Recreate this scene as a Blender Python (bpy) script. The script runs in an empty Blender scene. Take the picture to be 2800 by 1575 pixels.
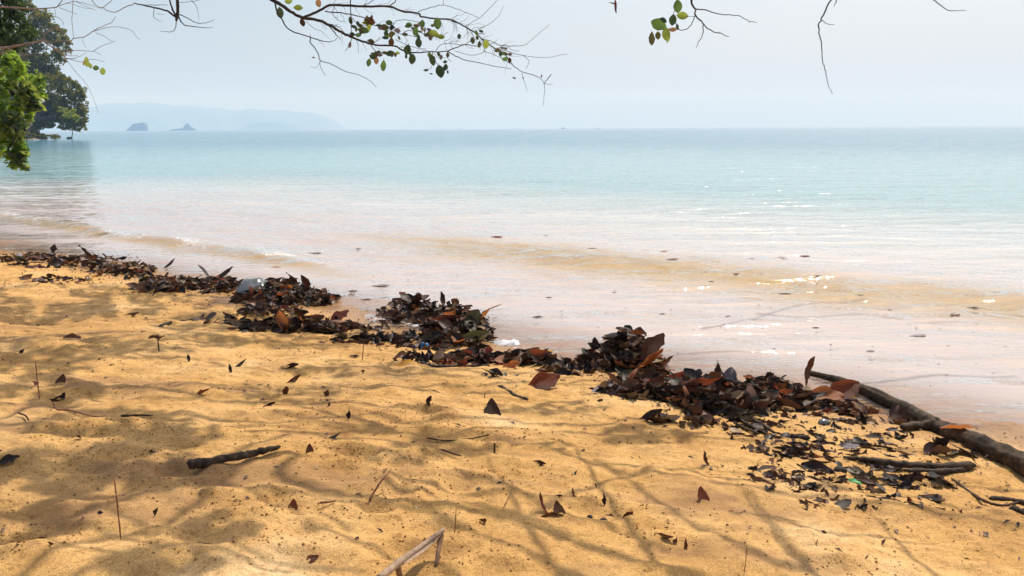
import bpy, math, random
import numpy as np
from mathutils import Vector, Matrix

random.seed(7)
rng = np.random.default_rng(7)
S = bpy.context.scene
COL = S.collection
R = math.radians

# ---------------------------------------------------------------- camera, sky, sun, exposure
CAM = np.array([0.0, 0.0, 1.30])
PITCH, ROLL, FPX = R(11.33), R(0.31), 2178.0
cd = bpy.data.cameras.new('camera'); cam = bpy.data.objects.new('camera', cd); COL.objects.link(cam)
cd.sensor_width = 36.0; cd.lens = FPX / 2800 * 36.0; cd.clip_start = 0.05; cd.clip_end = 40000
cam.matrix_world = (Matrix.Translation(Vector(CAM)) @ Matrix.Rotation(R(90) - PITCH, 4, 'X') @ Matrix.Rotation(-ROLL, 4, 'Z'))
S.camera = cam
CM = np.array(cam.matrix_world.to_3x3())

SUN_AZ, SUN_EL = R(31), R(57)
SUNV = np.array([math.sin(SUN_AZ) * math.cos(SUN_EL), math.cos(SUN_AZ) * math.cos(SUN_EL), math.sin(SUN_EL)])
w = bpy.data.worlds.new('World'); S.world = w; w.use_nodes = True
nt = w.node_tree; bg = nt.nodes['Background']
sky = nt.nodes.new('ShaderNodeTexSky'); sky.sky_type = 'NISHITA'; sky.sun_disc = False
sky.sun_elevation = SUN_EL; sky.sun_rotation = SUN_AZ
sky.air_density = 1.0; sky.dust_density = 4.2; sky.ozone_density = 1.0
nt.links.new(sky.outputs[0], bg.inputs[0]); bg.inputs[1].default_value = 0.115
sl = bpy.data.lights.new('sun', 'SUN'); sl.energy = 3.6; sl.angle = R(0.53); sl.color = (1.0, 0.955, 0.88)
so = bpy.data.objects.new('sun', sl); COL.objects.link(so)
so.rotation_euler = Vector(SUNV).to_track_quat('Z', 'Y').to_euler(); so.location = (5, 10, 30)
S.view_settings.view_transform = 'Standard'; S.view_settings.look = 'None'
S.view_settings.gamma = 1.0; S.view_settings.use_curve_mapping = False
S.view_settings.exposure = 0.27
S.cycles.max_bounces = 8; S.cycles.diffuse_bounces = 2; S.cycles.glossy_bounces = 3
S.cycles.transparent_max_bounces = 12; S.cycles.volume_bounces = 1
S.cycles.sample_clamp_indirect = 6.0

# ---------------------------------------------------------------- helpers
def tag(o, label=None, cat=None, group=None, kind=None):
    if label: o['label'] = label
    if cat: o['category'] = cat
    if group: o['group'] = group
    if kind: o['kind'] = kind
    return o

def mesh_np(name, V, F, mat=None, smooth=True, col=None):
    """F: (n,3) or (n,4) int array or a list of them"""
    me = bpy.data.meshes.new(name)
    V = np.asarray(V, dtype=np.float32)
    Fs = F if isinstance(F, list) else [F]
    Fs = [np.asarray(f, dtype=np.int32) for f in Fs if len(f)]
    idx = np.concatenate([f.ravel() for f in Fs])
    tot = np.concatenate([np.full(len(f), f.shape[1], np.int32) for f in Fs])
    st = np.concatenate([[0], np.cumsum(tot)[:-1]]).astype(np.int32)
    me.vertices.add(len(V)); me.vertices.foreach_set('co', V.ravel())
    me.loops.add(len(idx)); me.loops.foreach_set('vertex_index', idx)
    me.polygons.add(len(tot)); me.polygons.foreach_set('loop_start', st); me.polygons.foreach_set('loop_total', tot)
    if smooth: me.polygons.foreach_set('use_smooth', np.ones(len(tot), bool))
    me.update(calc_edges=True)
    if col is not None:
        a = me.color_attributes.new('tone', 'FLOAT_COLOR', 'POINT')
        c = np.ones((len(V), 4), np.float32); c[:, :col.shape[1]] = col
        a.data.foreach_set('color', c.ravel())
    if mat: me.materials.append(mat)
    return me

def obj(name, me, parent=None, loc=None):
    o = bpy.data.objects.new(name, me); COL.objects.link(o)
    if loc is not None: o.location = loc
    if parent is not None: o.parent = parent
    return o

def empty(name, loc=(0, 0, 0)):
    o = bpy.data.objects.new(name, None); COL.objects.link(o); o.location = loc
    o.empty_display_size = 0.1
    return o

def hash2(ix, iy, seed):
    h = (ix.astype(np.int64) * 374761393 + iy.astype(np.int64) * 668265263 + seed * 2147483647) & 0xffffffff
    h = ((h ^ (h >> 13)) * 1274126177) & 0xffffffff
    return ((h ^ (h >> 16)) & 0xffffff) / float(0xffffff)

def vn(x, y, seed=0):
    x = np.asarray(x, float); y = np.asarray(y, float)
    ix, iy = np.floor(x), np.floor(y); fx, fy = x - ix, y - iy
    fx = fx * fx * fx * (fx * (fx * 6 - 15) + 10); fy = fy * fy * fy * (fy * (fy * 6 - 15) + 10)
    a, b = hash2(ix, iy, seed), hash2(ix + 1, iy, seed)
    c, d = hash2(ix, iy + 1, seed), hash2(ix + 1, iy + 1, seed)
    return (a + (b - a) * fx + (c - a) * fy + (a - b - c + d) * fx * fy) * 2 - 1

def fbm(x, y, seed=0, o=3):
    r = 0; a = 1.0
    for i in range(o):
        r = r + a * vn(x * 2 ** i, y * 2 ** i, seed + i * 17); a *= .5
    return r

def sstep(a, b, x):
    t = np.clip((x - a) / (b - a), 0, 1); return t * t * (3 - 2 * t)

# ---------------------------------------------------------------- the lie of the land
SHORE = np.array([(120, -83.5), (3.4, 2.25), (2.25, 3.12), (1.5, 3.74), (.82, 4.15), (0, 4.72), (-1.17, 5.62), (-3.37, 7.25), (-5.86, 9.05), (-11.5, 14.0),
                  (-25, 25), (-55, 62), (-70, 108), (-77, 137), (-97, 152), (-400, 180)], float)
POLY = np.vstack([SHORE, [(-400, -400), (120, -400)]])
def shore_s(x, y):
    """signed distance to the shoreline, positive on land"""
    x = np.asarray(x, float); y = np.asarray(y, float)
    d2 = np.full(np.broadcast(x, y).shape, 1e18)
    for a, b in zip(SHORE[:-1], SHORE[1:]):
        ab = b - a; L = ab @ ab
        t = np.clip(((x - a[0]) * ab[0] + (y - a[1]) * ab[1]) / L, 0, 1)
        d2 = np.minimum(d2, (x - a[0] - t * ab[0]) ** 2 + (y - a[1] - t * ab[1]) ** 2)
    ins = np.zeros(d2.shape, bool)
    n = len(POLY)
    for i in range(n):
        a, b = POLY[i], POLY[(i + 1) % n]
        if a[1] == b[1]: continue
        c = (a[1] > y) != (b[1] > y)
        xi = (b[0] - a[0]) * (y - a[1]) / (b[1] - a[1]) + a[0]
        ins ^= c & (x < xi)
    return np.where(ins, 1, -1) * np.sqrt(d2)

def base_h(s):
    land = .095 * np.clip(s, 0, 4) + .05 * np.clip(s - 4, 0, 8) + .22 * np.clip(s - 12, 0, 70)
    q = np.clip(-s, 0, None)
    sea = -.05 * np.clip(q, 0, 5) - .07 * np.clip(q - 5, 0, 80)
    return np.where(s > 0, land, sea)

# footprints and dug hollows: (x, y, radius x, radius y, depth)
PITS = []
def sand_h(x, y, fine=True, pits=True):
    s = shore_s(x, y)
    h = base_h(s)
    k = sstep(-.3, 1.2, s)
    u = .81 * x - .585 * y; v = .585 * x + .81 * y
    h = h + (.014 * vn(u * 1.7, v * 2.6, 3) + .011 * vn(x * 2.9, y * 4.6, 4)) * (.25 + .75 * k)
    h = h + .035 * vn(u * .5, v * .5, 9) * k * sstep(1.0, 2.5, s)
    # waterline scallops
    h = h + .012 * vn(u * 1.1, v * .3, 12) * (1 - sstep(.8, 2, np.abs(s)))
    for (px_, py_, rx, ry, dp) in (PITS if pits else ()):
        e = ((x - px_) / rx) ** 2 + ((y - py_) / ry) ** 2
        h = h - dp * np.exp(-e * 1.6) + dp * .45 * np.exp(-(np.sqrt(e) - 1.35) ** 2 * 5)
    if fine:
        h = h + (.0085 * vn(x * 5.5, y * 8, 5) + .0060 * vn(x * 15, y * 21, 6) + .0030 * vn(x * 43, y * 43, 8)) * (.12 + .88 * k)
        lump = np.clip(vn(x * 13, y * 13, 15), .45, 1) - .45
        h = h + lump * .022 * k * np.clip(vn(x * .9, y * 1.4, 16) + .45, 0, 1)
    return h

def crest_q(x, y, u):
    return 3.15 + .28 * vn(u * .35, u * 0, 21) + .12 * vn(u * 1.3, u * 0, 22)
def sea_h(x, y):
    s = shore_s(x, y); q = -s
    u = .81 * x - .585 * y
    cq = crest_q(x, y, u)
    d = q - cq
    amp = .060 * sstep(-8.3, -4.3, u) * (.8 + .3 * vn(u * .6, 0 * u, 30))
    h = amp * np.where(d < 0, np.exp(-(d / .34) ** 2), np.exp(-(d / .95) ** 2))
    # small swash on the far left
    q2 = 1.35 + .10 * vn(u * .8, 0 * u, 23) - .055 * np.clip(u + 9.5, 0, 9)
    d2 = q - q2
    h = h + .040 * (1 - sstep(-7.2, -5.2, u)) * np.where(d2 < 0, np.exp(-(d2 / .13) ** 2), np.exp(-(d2 / .5) ** 2))
    fade = sstep(.1, 1.6, q)
    far = 1 - sstep(16, 40, np.hypot(x, y))
    for qq, a, wd in ((6.2, .022, .7), (9.4, .025, .9), (13.2, .03, 1.1)):
        dd = q - qq - .5 * vn(u * .3, u * 0, int(qq * 10))
        h = h + a * np.exp(-(dd / wd) ** 2) * (.6 + .6 * vn(u * .35, u * 0, int(qq * 7)))
    v = q
    h = h + far * fade * (.010 * vn(u * 1.1, v * 2.8, 31) + .0070 * vn(u * 2.6 + v * .5, v * 6.5, 32) + .0030 * vn(u * 6 + v, v * 14, 33))
    h = h + far * (.0020 * vn(u * 9, v * 17, 35) + amp * (.22 * vn(u * 3, v * 8, 36) + .10 * vn(u * 8, v * 15, 37)) * np.exp(-(d / .8) ** 2))
    h = h + .0022 * vn(u * 5, v * 9, 34) * far * sstep(-.1, .3, q)
    return h

def ray(px, py):
    d = CM @ np.array([(px - 1400) / FPX, (787.5 - py) / FPX, -1.0])
    return d
def P(px, py, t):
    """the place t metres ahead of the lens in the direction of a pixel of the 2800 px wide photograph"""
    return CAM + ray(px, py) * t
_T = np.concatenate([np.linspace(.8, 12, 420), np.linspace(12.1, 400, 300)])
def ground(px, py, water=True):
    """where the line of sight through a pixel meets the sand (or the water)"""
    d = ray(px, py)
    X, Y, Z = CAM[0] + d[0] * _T, CAM[1] + d[1] * _T, CAM[2] + d[2] * _T
    h = sand_h(X, Y, False, False)
    if water: h = np.maximum(h, 0)
    f = Z - h
    i = np.argmax(f < 0)
    if f[i] >= 0: return CAM + d * _T[-1]
    k = f[i - 1] / (f[i - 1] - f[i]); t = _T[i - 1] + k * (_T[i] - _T[i - 1])
    return CAM + d * t

for a in ((960, 1238, .085, .05, .030), (1030, 1245, .10, .06, .014), (880, 1240, .09, .07, .010), (1130, 1250, .07, .05, .012),
          (1640, 1400, .09, .06, .014), (1700, 1385, .07, .05, .008), (200, 1170, .10, .07, .018), (330, 1165, .10, .06, .016), (110, 1180, .09, .07, .014),
          (520, 1170, .09, .05, .010), (90, 1045, .16, .09, .018), (220, 1280, .08, .05, .016), (310, 1080, .13, .07, .014),
          (700, 1460, .05, .03, .008), (330, 1330, .10, .06, .014), (560, 1470, .07, .05, .012), (100, 1470, .09, .06, .012), (640, 1060, .13, .08, .010),
          (120, 880, .22, .13, .02), (420, 870, .2, .12, .016), (60, 950, .16, .1, .018), (1010, 1060, .1, .06, .010), (2330, 1390, .1, .06, .008),
          (1420, 1290, .12, .07, .008), (1900, 1430, .12, .07, .008), (2500, 1470, .12, .07, .008)):
    g = ground(a[0], a[1]); PITS.append((g[0], g[1], a[2], a[3], a[4]))

_q = random.Random(3)
for _ in range(60):
    g = ground(_q.uniform(-100, 1500) if _q.random() < .7 else _q.uniform(-50, 2700), _q.uniform(900, 1560))
    if float(shore_s(g[0], g[1])) > .7: PITS.append((g[0], g[1], _q.uniform(.05, .13), _q.uniform(.04, .08), _q.uniform(.009, .020)))

# ---------------------------------------------------------------- material helper
class M:
    def __init__(s, name):
        s.m = bpy.data.materials.new(name); s.m.use_nodes = True
        s.t = s.m.node_tree; s.n = s.t.nodes; s.b = s.n['Principled BSDF']; s.out = s.n['Material Output']
    def node(s, ty, **k):
        n = s.n.new('ShaderNode' + ty)
        for a, v in k.items():
            if a[0] == 'i' and a[1:].isdigit(): n.inputs[int(a[1:])].default_value = v
            elif a.startswith('in_'): n.inputs[a[3:].replace('_', ' ')].default_value = v
            else: setattr(n, a, v)
        return n
    def l(s, a, b): s.t.links.new(a, b)
    def math(s, op, a, b=None, clamp=False):
        n = s.node('Math', operation=op); n.use_clamp = clamp
        for i, v in enumerate((a, b)):
            if v is None: continue
            if isinstance(v, (int, float)): n.inputs[i].default_value = v
            else: s.l(v, n.inputs[i])
        return n.outputs[0]
    def ramp(s, fac, stops):
        n = s.node('ValToRGB'); e = n.color_ramp.elements
        while len(e) < len(stops): e.new(.5)
        for k, (p, c) in zip(e, stops): k.position = p; k.color = (*c, 1) if len(c) == 3 else c
        s.l(fac, n.inputs[0]); return n.outputs[0]
    def mix(s, fac, a, b, mode='MIX'):
        n = s.node('MixRGB', blend_type=mode)
        for i, v in enumerate((fac, a, b)):
            if isinstance(v, (int, float)): n.inputs[i].default_value = v
            elif isinstance(v, tuple): n.inputs[i].default_value = (*v, 1)
            else: s.l(v, n.inputs[i])
        return n.outputs[0]
    def noise(s, scale, detail=3, rough=.55, vec=None, out=0):
        n = s.node('TexNoise'); n.inputs['Scale'].default_value = scale; n.inputs['Detail'].default_value = detail
        n.inputs['Roughness'].default_value = rough
        if vec is not None: s.l(vec, n.inputs['Vector'])
        return n.outputs[out]
    def pos(s, scale=(1, 1, 1), rot=(0, 0, 0), obj=False):
        g = s.node('TexCoord').outputs['Object'] if obj else s.node('NewGeometry').outputs['Position']
        m = s.node('Mapping'); m.inputs['Scale'].default_value = scale; m.inputs['Rotation'].default_value = rot
        s.l(g, m.inputs['Vector']); return m.outputs[0]
    def bump(s, h, strength, dist, prev=None):
        n = s.node('Bump'); n.inputs['Strength'].default_value = strength; n.inputs['Distance'].default_value = dist
        s.l(h, n.inputs['Height'])
        if prev is not None: s.l(prev, n.inputs['Normal'])
        return n.outputs[0]

# ---------------------------------------------------------------- sand
m = M('beach sand')
p = m.pos()
c1 = m.ramp(m.noise(1.6, 4, .6, p), [(.28, (.44, .240, .080)), (.46, (.60, .345, .112)), (.60, (.66, .40, .150)), (.74, (.74, .51, .25))])
c1 = m.mix(.6, c1, m.ramp(m.noise(5.5, 4, .65, p), [(.33, (.70, .62, .55)), (.5, (1, 1, 1)), (.66, (1.15, 1.14, 1.2))]), 'MULTIPLY')
c2 = m.ramp(m.noise(260, 2, .7, p), [(.34, (.40, .34, .28)), (.47, (1, 1, 1)), (.60, (1.12, 1.12, 1.12))])
c3 = m.ramp(m.noise(38, 3, .75, p), [(.32, (.52, .44, .36)), (.46, (1, 1, 1)), (.6, (1.08, 1.08, 1.08))])
cc = m.mix(.8, c1, c2, 'MULTIPLY'); cc = m.mix(.7, cc, c3, 'MULTIPLY')
# dark mineral specks
vo = m.node('TexVoronoi'); vo.inputs['Scale'].default_value = 95; m.l(p, vo.inputs['Vector'])
sp = m.ramp(vo.outputs['Distance'], [(.07, (1, 1, 1)), (.13, (0, 0, 0))])
den = m.ramp(m.noise(5, 3, .6, p), [(.48, (0, 0, 0)), (.66, (1, 1, 1))])
spf = m.mix(1.0, sp, den, 'MULTIPLY')
cc = m.mix(m.math('MULTIPLY', spf, .75), cc, (.10, .055, .028))
at = m.node('Attribute', attribute_name='tone')
sx = m.node('SeparateColor'); m.l(at.outputs['Color'], sx.inputs[0])
wet = sx.outputs[0]
cc = m.mix(m.math('MULTIPLY', wet, .85), cc, m.mix(1.0, cc, (.56, .48, .43), 'MULTIPLY'))
cc = m.mix(m.math('MULTIPLY', sx.outputs[1], .8), cc, (.30, .165, .075))     # damp, crumbly sand
m.l(cc, m.b.inputs['Base Color'])
m.l(m.math('SUBTRACT', .92, m.math('MULTIPLY', wet, .66)), m.b.inputs['Roughness'])
m.b.inputs['Specular IOR Level'].default_value = .3
b1 = m.bump(m.noise(24, 6, .78, p), .9, .014)
b2 = m.bump(m.noise(330, 2, .6, p), .8, .0016, b1)
m.l(b2, m.b.inputs['Normal'])
MAT_SAND = m.m

def axis(lo, hi, a, b, d, grow):
    """coordinates: step d between a and b, growing steps outside"""
    mid = list(np.arange(a, b + d * .5, d))
    l = []; x, st = a, d
    while x > lo: st *= grow; x -= st; l.append(x)
    r = []; x, st = mid[-1], d
    while x < hi: st *= grow; x += st; r.append(x)
    return np.array(l[::-1] + mid + r)
def gridmesh(xs, ys):
    X, Y = np.meshgrid(xs, ys)
    nx, ny = len(xs), len(ys)
    i = np.arange(nx * ny).reshape(ny, nx)
    F = np.stack([i[:-1, :-1].ravel(), i[:-1, 1:].ravel(), i[1:, 1:].ravel(), i[1:, :-1].ravel()], 1)
    return X.ravel(), Y.ravel(), F
xs = axis(-420, 200, -4.2, 3.2, .0125, 1.035)
y1 = axis(-60, 1.0, 1.0, 4.6, .0095, 1.06)
y2 = []; y, st = y1[-1], .0095
while y < 380: st *= 1.0095 if y < 12 else 1.04; y += st; y2.append(y)
ys = np.concatenate([[v for v in y1 if v <= 4.61], [v for v in y2 if v > 4.61]])
ys = np.unique(np.round(ys, 6)); ys = ys[np.insert(np.diff(ys) > .003, 0, True)]
X, Y, F = gridmesh(xs, ys)
Z = sand_h(X, Y)
s_ = shore_s(X, Y)
u_ = .81 * X - .585 * Y
wetv = 1 - sstep(.12, .62, s_ + .18 * vn(u_ * 1.4, Y * .5, 41))
damp = (.75 * np.clip(fbm(X * 1.7, Y * 3.9, 44, 4) * 1.3 - .35, 0, 1) + .5 * np.clip(fbm(X * 6, Y * 13, 45, 3) * 1.5 - .55, 0, 1)) * sstep(.6, 1.6, s_)
for (px_, py_, rx, ry, dp) in PITS:
    e = ((X - px_) / rx) ** 2 + ((Y - py_) / ry) ** 2
    damp = np.maximum(damp, np.exp(-e * .8) * dp * 16 * (.6 + .6 * vn(X * 30, Y * 30, 46)))
far_ = sstep(18, 40, np.hypot(X, Y)); damp = np.maximum(damp, far_); wetv = np.maximum(wetv, far_)
toneA = np.stack([wetv, np.clip(damp, 0, 1), 0 * wetv], 1)
sand = obj('beach', mesh_np('beach', np.stack([X, Y, Z], 1), F, MAT_SAND, True, toneA))
tag(sand, 'golden sandy beach sloping down to the sea', kind='structure')

# ---------------------------------------------------------------- sea
m = M('sea water')
m.n.remove(m.b)
at = m.node('Attribute', attribute_name='tone')
geo = m.node('NewGeometry')
# ripples: length along the shore, fine across
p1 = m.pos((1.3, 4.6, 1), (0, 0, R(35.8))); p2 = m.pos((3.2, 9.5, 1), (0, 0, R(31))); p3 = m.pos((.22, .75, 1), (0, 0, R(28)))
p4 = m.pos((12, 30, 1), (0, 0, R(38)))
b0 = m.bump(m.noise(1.0, 3, .6, p3), .9, .34)
b1 = m.bump(m.noise(1.0, 3, .6, p1), .7, .046, b0)
b2 = m.bump(m.noise(1.6, 2, .6, p2), .60, .016, b1)
b3 = m.bump(m.noise(1.0, 2, .6, p4), .5, .0045, b2)
gl = m.node('BsdfGlossy'); m.l(m.node('Attribute', attribute_name='chop').outputs['Fac'], gl.inputs['Roughness']); gl.inputs['Color'].default_value = (1, 1, 1, 1)
m.l(b3, gl.inputs['Normal'])
tr = m.node('BsdfTransparent'); tr.inputs['Color'].default_value = (.96, .95, .92, 1)
df = m.node('BsdfDiffuse')
pn = m.noise(1.0, 3, .6, m.pos((.10, .42, 1), (0, 0, R(30))))
mx = m.node('MixShader')
al = m.math('ADD', at.outputs['Alpha'], m.math('MULTIPLY', m.math('SUBTRACT', pn, .5), .25), True)
fo = m.node('Attribute', attribute_name='foam_glint')
ln = m.noise(1.0, 4, .75, m.pos((20, 26, 1), (0, 0, R(35))))
lace = m.math('MULTIPLY', m.math('SUBTRACT', m.math('ADD', fo.outputs['Fac'], m.math('MULTIPLY', m.math('SUBTRACT', ln, .5), 4.4)), .40), 1.5, True)
lace = m.math('MULTIPLY', lace, m.math('GREATER_THAN', fo.outputs['Fac'], .06))
al = m.math('MAXIMUM', al, lace)
m.l(m.mix(lace, at.outputs['Color'], (.84, .84, .83)), df.inputs['Color'])
m.l(al, mx.inputs[0]); m.l(tr.outputs[0], mx.inputs[1]); m.l(df.outputs[0], mx.inputs[2])
fr = m.node('Fresnel'); fr.inputs['IOR'].default_value = 1.34; m.l(b3, fr.inputs['Normal'])
mz = m.node('MixShader'); m.l(fr.outputs[0], mz.inputs[0]); m.l(mx.outputs[0], mz.inputs[1]); m.l(gl.outputs[0], mz.inputs[2])
m.l(mz.outputs[0], m.out.inputs['Surface'])
MAT_SEA = m.m

xs = axis(-8300, 8300, -8.5, 5.2, .030, 1.035)
ys_ = [1.2]; st = .022
while ys_[-1] < 16: st = .022 + max(0, ys_[-1] - 4) * .0032; ys_.append(ys_[-1] + st)
while ys_[-1] < 8300: st *= 1.035; ys_.append(ys_[-1] + st)
lo = [1.2]; st = .022
while lo[-1] > -700: st *= 1.2; lo.append(lo[-1] - st)
ys = np.array(lo[:0:-1] + ys_)
X, Y, F = gridmesh(xs, ys)
Z = sea_h(X, Y); s_ = shore_s(X, Y); q = -s_
u_ = .81 * X - .585 * Y
keep = (s_ < 1.2)
fk = keep[F].any(1); F = F[fk]
used = np.zeros(len(X), bool); used[F.ravel()] = True
remap = np.cumsum(used) - 1; F = remap[F]
X, Y, Z, q, u_ = X[used], Y[used], Z[used], q[used], u_[used]
cq = crest_q(X, Y, u_)
band = np.exp(-((q - cq + .34) / .58) ** 2) * sstep(-8.3, -4.6, u_)      # yellow of the sand seen through the wave faces, painted as water colour
def lerp(a, b, t): return np.array(a)[None] * (1 - t[:, None]) + np.array(b)[None] * t[:, None]
Q0 = q; q = np.maximum(q, np.clip(Y - 10, 0, None) * .85)      # the bay deepens away from this beach
c = lerp((.75, .665, .625), (.61, .60, .56), sstep(2.5, 6.5, q))
c = c * (1 - sstep(5, 13, q)[:, None]) + np.array((.25, .41, .42))[None] * sstep(5, 13, q)[:, None]
c = c * (1 - sstep(17, 60, q)[:, None]) + np.array((.07, .22, .30))[None] * sstep(17, 60, q)[:, None]
c = c * (1 - sstep(80, 600, q)[:, None]) + np.array((.06, .16, .26))[None] * sstep(80, 600, q)[:, None]
q = Q0; q2 = 1.35 + .10 * vn(u_ * .8, 0 * u_, 23) - .055 * np.clip(u_ + 9.5, 0, 9)
band = np.maximum(band, (1 - sstep(-6.6, -4.6, u_)) * .9 * np.exp(-((q - q2 + .16) / .16) ** 2))
foam_glint = (1 - sstep(-6.6, -5.0, u_)) * np.exp(-((q - q2 - .02) / .24) ** 2) * np.clip(fbm(u_ * 2.2, q * 7, 51, 3) * .9 + .42, 0, .8)
foam_glint = np.maximum(foam_glint, .75 * np.exp(-((q + .01) / .05) ** 2) * np.clip(fbm(u_ * 5, q * 3, 55, 3) * 1.6 - .2, 0, 1))
foam_glint = np.maximum(foam_glint, .17 * np.exp(-((q - cq - .02) / .07) ** 2) * sstep(1.6, 3.4, u_) * np.clip(vn(u_ * 2.2, q, 57) * 2, 0, 1))  # sun sparkles on the right-hand crest, painted in as white froth
c = c * (1 - .9 * band[:, None]) + np.array((.76, .54, .24))[None] * .9 * band[:, None]
qd = np.maximum(q, np.clip(Y - 10, 0, None) * .85)
alpha = .10 + .50 * sstep(0, .8, q) + .25 * sstep(2, 7, qd) + .17 * sstep(5, 16, qd)
alpha = alpha * (1 - .25 * band)
FOAM_GLINTV = foam_glint
seame = mesh_np('sea', np.stack([X, Y, Z], 1), F, MAT_SEA, True, np.concatenate([c, alpha[:, None]], 1))
ca = seame.attributes.new('chop', 'FLOAT', 'POINT'); ca.data.foreach_set('value', (.055 + .05 * sstep(3.5, 11, q)).astype(np.float32))
fa = seame.attributes.new('foam_glint', 'FLOAT', 'POINT'); fa.data.foreach_set('value', FOAM_GLINTV.astype(np.float32))
sea = obj('sea', seame)
tag(sea, 'calm pale turquoise sea with low ripples', kind='structure')
# ---------------------------------------------------------------- air
m = M('haze'); m.n.remove(m.b)
pv = m.node('VolumePrincipled'); pv.inputs['Color'].default_value = (.42, .68, 1.0, 1); pv.inputs['Density'].default_value = .00043
pv.inputs['Absorption Color'].default_value = (1, 1, 1, 1)
pv.inputs['Anisotropy'].default_value = 0.08
m.l(pv.outputs[0], m.out.inputs['Volume'])
x0, x1, y0_, y1_, z0, z1 = -8600, 8600, -900, 8600, -9.0, 330
V = [(a, b, c) for a in (x0, x1) for b in (y0_, y1_) for c in (z0, z1)]
F = [(0, 1, 3, 2), (4, 6, 7, 5), (0, 4, 5, 1), (2, 3, 7, 6), (0, 2, 6, 4), (1, 5, 7, 3)]
hz = obj('haze', mesh_np('haze', V, np.array(F), m.m, False)); tag(hz, 'thin pale sea haze', kind='stuff')

# ---------------------------------------------------------------- far coast and islands
m = M('far forested rock'); p = m.pos()
m.l(m.ramp(m.noise(.02, 5, .65, p), [(.35, (.015, .028, .02)), (.6, (.03, .045, .035)), (.75, (.08, .08, .075))]), m.b.inputs['Base Color'])
m.b.inputs['Roughness'].default_value = .9
MAT_HILL = m.m
def ridge(name, prof, t, depth, seed, rough=.06, n=90, m_=9, power=.75):
    """a hill whose skyline follows prof (photo pixels) at distance t; round in depth"""
    px = np.array([a for a, b in prof], float); py = np.array([b for a, b in prof], float)
    U = np.linspace(px[0], px[-1], n)
    H = np.interp(U, px, py)
    V, idx = [], []
    for i, (a, b) in enumerate(zip(U, H)):
        top = P(a, b, t); hgt = max(top[2], .5)
        hgt *= 1 + rough * float(vn(i * .33, 0, seed))
        for j in range(m_):
            w = j / (m_ - 1) * 2 - 1
            prof_ = (1 - abs(w) ** 2.2) ** power
            yy = top[1] + w * depth * (.75 + .25 * math.sin(math.pi * i / (n - 1)))
            V.append((top[0] * (yy / t) if abs(w) > .99 else top[0], yy + depth * .1 * float(vn(i * .2, j * .9, seed + 1)),
                      -2 + (hgt + 2) * prof_ * (1 + rough * float(vn(i * .6, j * .8, seed + 3)))))
    F = []
    for i in range(n - 1):
        for j in range(m_ - 1):
            a = i * m_ + j; F.append((a, a + 1, a + m_ + 1, a + m_))
    me = mesh_np(name, V, np.array(F), MAT_HILL)
    return obj(name, me)
o = ridge('hills', [(120, 345), (170, 322), (230, 304), (290, 292), (330, 284), (400, 283), (470, 286), (560, 292), (610, 297), (640, 304), (700, 299), (780, 304),
                    (850, 308), (890, 322), (925, 350), (940, 358)], 6000, 700, 3, .03, 120)
tag(o, 'long pale blue line of hills in the haze', kind='structure')
o = ridge('hills', [(1060, 354), (1090, 345), (1150, 341), (1240, 345), (1290, 353)], 7800, 300, 5, .03, 40)
tag(o, 'low hills barely visible in the haze on the horizon', kind='structure')
o = ridge('rock_island', [(668, 360), (676, 336), (700, 332), (745, 331), (780, 335), (818, 344), (835, 359)], 5000, 120, 8, .08, 30, 9, .4)
tag(o, 'faint flat topped island just in front of the long blue hills', 'island')
o = ridge('rock_island', [(360, 362), (361, 346), (365, 339), (372, 337), (380, 338), (386, 335), (395, 335), (400, 343), (402, 362)], 2400, 14, 11, .02, 34, 13, .05)
tag(o, 'blocky steep sided blue rock island standing alone near the left trees', 'island')
o = ridge('rock_island', [(460, 362), (468, 354), (485, 352), (500, 351), (505, 345), (506, 342), (509, 338), (515, 337), (519, 345), (530, 350), (538, 356), (542, 362)],
          2700, 12, 14, .05, 50, 11, .35)
tag(o, 'low blue rock island with a narrow tower of rock at its middle', 'island')

def hull(L, W, H):
    V, F = [], []
    for i in range(7):
        s = i / 6; w = W / 2 * (1 - abs(2 * s - 1) ** 2.5) ** .6 + .02
        V += [(L * (s - .5), -w, H * (1 + .5 * abs(2 * s - 1) ** 2)), (L * (s - .5), 0, 0), (L * (s - .5), w, H * (1 + .5 * abs(2 * s - 1) ** 2))]
    for i in range(6):
        a = i * 3; F += [(a, a + 1, a + 4, a + 3), (a + 1, a + 2, a + 5, a + 4), (a, a + 3, a + 5, a + 2)]
    return V, np.array(F)
m = M('boat paint'); m.b.inputs['Base Color'].default_value = (.10, .12, .16, 1); MAT_BOAT = m.m
def boat(px, py, t, L, lab):
    g = P(px, py, t); r = empty('boat', (g[0], g[1], -.15)); r.rotation_euler.z = R(12)
    V, F = hull(L, L * .24, L * .10); obj('hull', mesh_np('hull', V, F, MAT_BOAT, False), r)
    c = [(a * L * .16 - L * .1, b * L * .09, L * .1 + k * L * .17) for a in (-1, 1) for b in (-1, 1) for k in (0, 1)]
    cf = np.array([(0, 1, 3, 2), (4, 6, 7, 5), (0, 4, 5, 1), (2, 3, 7, 6), (0, 2, 6, 4), (1, 5, 7, 3)])
    obj('cabin', mesh_np('cabin', c, cf, MAT_BOAT, False), r)
    mv = [(L * .12 + a * L * .008, b * L * .008, L * .1 + k * L * .3) for a in (-1, 1) for b in (-1, 1) for k in (0, 1)]
    obj('mast', mesh_np('mast', mv, cf, MAT_BOAT, False), r)
    tag(r, lab, 'boat')
boat(1540, 352, 1500, 9, 'larger of two tiny dark boats on the horizon, below the branch tip')
boat(1637, 352, 1600, 7, 'smaller tiny boat on the horizon, farther right than the other')
boat(1260, 353, 2200, 9, 'very faint tiny boat in the haze below the leafy branch')
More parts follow.
